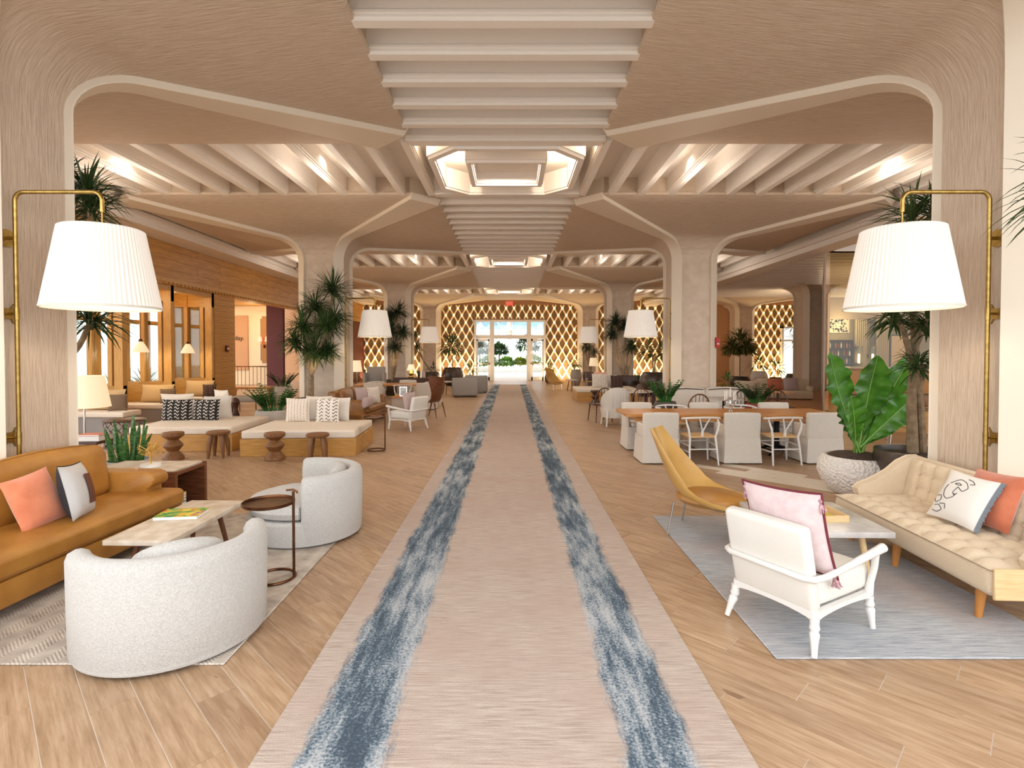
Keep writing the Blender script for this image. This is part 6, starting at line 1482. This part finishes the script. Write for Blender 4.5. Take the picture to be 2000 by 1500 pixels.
# bar room
bc = thing('bar_counter', 'oak-fronted bar counter at the right beyond the glass', 'bar counter', (0, 20.3, .14))
x0, x1 = 12.35, 20.0
G().box(x0, x1, 0, .7, .06, 1.0).build('body', OAK, bc, smooth=0); G().rbox(x0 - .06, x1, -.1, .8, 1.0, 1.06, .01, 1).build('top', MARBLE, bc); G().box(x0 + .04, x1, .04, .66, 0, .06).build('plinth', DARKW, bc, smooth=0)
for k in range(10): G().rbox(x0 + .05 + k * .82, x0 + .82 + k * .82, -.02, -.001, .10, .94, .01, 1).build('panel', OAKV, bc)
bs = thing('back_bar_shelf', 'dark bottle shelf on the back wall of the bar', 'shelf', (16.85, 28.0, .14))
G().box(-.62, .72, .12, .16, .0, 2.25).box(-.66, -.62, -.15, .16, 0, 2.25).box(.72, .76, -.15, .16, 0, 2.25).build('case', mat('dark_red_wood', '#35180f', .4), bs, smooth=0)
for z in (.6, 1.0, 1.4, 1.8, 2.21): G().box(-.62, .72, -.15, .12, z, z + .03).build('shelf_board', DARKW, bs, smooth=0)
bmats = [mat('amber_bottle', '#a8642a', .15, emit=0), mat('green_bottle', '#2f4a30', .15), mat('clear_bottle', '#d9dcd6', .1), mat('red_bottle', '#7a2a20', .15)]
bmesh_ = [G().lathe([(.001, 0), (.04, 0), (.042, .02), (.042, .18), (.016, .235), (.014, .30), (.001, .302)], 12).mesh('bottle', m) for m in bmats]
for j, z in enumerate((.63, 1.03, 1.43, 1.83)):
    for k in range(9):
        o = link('bottle', bmesh_[(j * 5 + k * 3) % 4], None, (16.85 - .55 + k * .145, 27.95, .14 + z)); tag(o, '%s bottle, %s from the left on the %s shelf behind the bar' % (['amber', 'green', 'clear', 'dark red'][(j * 5 + k * 3) % 4], ['first', 'second', 'third', 'fourth', 'fifth', 'sixth', 'seventh', 'eighth', 'ninth'][k], ['lowest', 'second lowest', 'second highest', 'highest'][j]), 'bottle', 'bottles on the bar shelf')
lamp('bar_shelf_light', 'POINT', (16.9, 27.3, 3.2), 90, (1, .8, .5), .1)
ap = thing('wall_art', 'white panel with a black scattered bird-like pattern above the bottle shelf', 'artwork', (16.85, 28.25, 2.75)); G().box(-.75, .75, -.03, .03, 0, 1.15).build('canvas', mat('white_art_ground', '#e6e1d4', .8), ap, smooth=0); g = G()
for k in range(120):
    x, z, a = R.uniform(-.68, .68), R.uniform(.06, 1.1), R.uniform(0, PI); l = R.uniform(.05, .12); c, s = math.cos(a) * l, math.sin(a) * l; g.add([(x - c, -.034, z - s), (x + s * .35, -.034, z - c * .35), (x + c, -.034, z + s), (x - s * .3, -.034, z + c * .3)], [(0, 1, 2, 3)])
g.build('brush_marks', BLK, ap, kind='stuff', smooth=0)
def curtain(label, x0, x1, y):
    t = []; n = 30
    for i in range(n + 1): q = i / n; t.append((x0 + (x1 - x0) * q, y + .06 * math.sin(q * 2 * PI * 6)))
    g = G(); g.loft([[(a, b, z) for a, b in t] for z in (.15, 1.5, 3.45)], closed=False); g.add([], []); o = g.build('curtain', mat('sage_linen_curtain', '#c2b89c', .9), None); tag(o, label, 'curtain', 'curtains on the bar wall')
curtain('pale sage curtain right of the bottle shelf', 17.75, 18.35, 28.0); curtain('pale sage curtain beside the framed board', 18.85, 19.5, 28.0)
for k, (px, lb) in enumerate(((1675, 'glass cylinder wall lantern left of the pair in the bar'), (1702, 'glass cylinder wall lantern right of the pair in the bar'))):
    t = thing('wall_lantern', lb, 'wall lamp', (xat(px, 27.9), 27.8, 1.15), 0, 'wall lanterns in the bar'); G().lathe([(.001, 0), (.20, 0), (.20, .04), (.001, .04)], 20).build('base', BRASS, t); G().lathe([(.17, .04), (.17, .85)], 24).build('glass_cylinder', GLASS, t); G().lathe([(.19, .85), (.19, .89), (.001, .92)], 20).build('cap', BRASS, t); G().lathe([(.001, .04), (.05, .05), (.05, .5), (.001, .52)], 10).build('candle', BULB, t)
    G().box(-.04, .04, .19, .49, .3, .5).build('bracket', BRASS, t, smooth=0)
fb = thing('framed_board', 'cream board in a dark frame on the bar wall behind the dracaena', 'board', (xat(1772, 27.9), 28.24, 1.0)); G().box(-.62, .62, -.03, .04, 0, 1.6).build('board', CREAMW, fb, smooth=0)
for a in ((-.68, -.62, -.02, 1.66), (.62, .68, -.02, 1.66), (-.62, .62, 1.6, 1.66), (-.62, .62, -.06, 0)): G().box(a[0], a[1], -.05, .04, a[2], a[3]).build('frame', DARKW, fb, smooth=0)
def stool(label, px, Y, rz):
    t = thing('bar_stool', label, 'bar stool', (xat(px, Y), Y, 0), rz, 'chrome-legged bar stools')
    G().rbox(-.2, .2, -.2, .2, .74, .79, .02, 2).build('seat', TEAK, t); G().rbox(-.2, .2, -.22, -.17, .82, 1.02, .02, 2, M=RX(.0)).build('backrest', TEAK, t)
    for sx in (-1, 1):
        for sy in (-1, 1): G().tube([(sx * .24, sy * .24, 0), (sx * .17, sy * .17, .745)], .016, 8).build('leg', CHROME, t)
        G().tube([(sx * .17, -.18, .76), (sx * .17, -.2, .9)], .012, 6).build('back_post', CHROME, t)
    G().tube([(-.215, -.215, .28), (.215, -.215, .28), (.215, .215, .28), (-.215, .215, .28)], .011, 6, closed=True).build('footrest', CHROME, t)
stool('chrome-legged bar stool, left of two behind the leafy planter', 1766, 10.6, -.5); stool('chrome-legged bar stool, right of two behind the leafy planter', 1812, 9.7, -.3)
pf2 = thing('service_table', 'pale oak service counter behind the chrome-legged stools', 'counter', (9.6, 11.9, 0), -.5); G().box(-1.6, 1.8, -.25, .35, .0, .74).build('body', OAK, pf2, smooth=0); G().rbox(-1.65, 1.85, -.3, .4, .74, .79, .01, 1).build('top', OAKT, pf2)
tc_ = thing('dark_dining_chair', 'dark upholstered chair behind the leafy planter by the bar', 'chair', (xat(1762, 13.0), 13.4, 0), PI); G().rbox(-.3, .3, -.05, .08, .45, 1.12, .05, 3).build('backrest', CHARC, tc_); G().rbox(-.3, .3, .08, .55, .36, .48, .04, 3).build('seat', CHARC, tc_)
for x in (-.25, .25):
    for y in (0, .5): G().lathe([(.016, 0), (.022, .37)], 8, (x, y, 0)).build('leg', DARKW, tc_)
# uplights at the plant bowls throw leaf shadows onto the capitals
for x, y, e in ((-4.4, 12.55, 60), (-4.6, 21.6, 50), (4.6, 21.6, 40)): lamp('plant_uplight', 'SPOT', (x, y, .75), e, (1, .76, .46), .03, rot=(math.radians(168), 0, 0), spot=1.7)
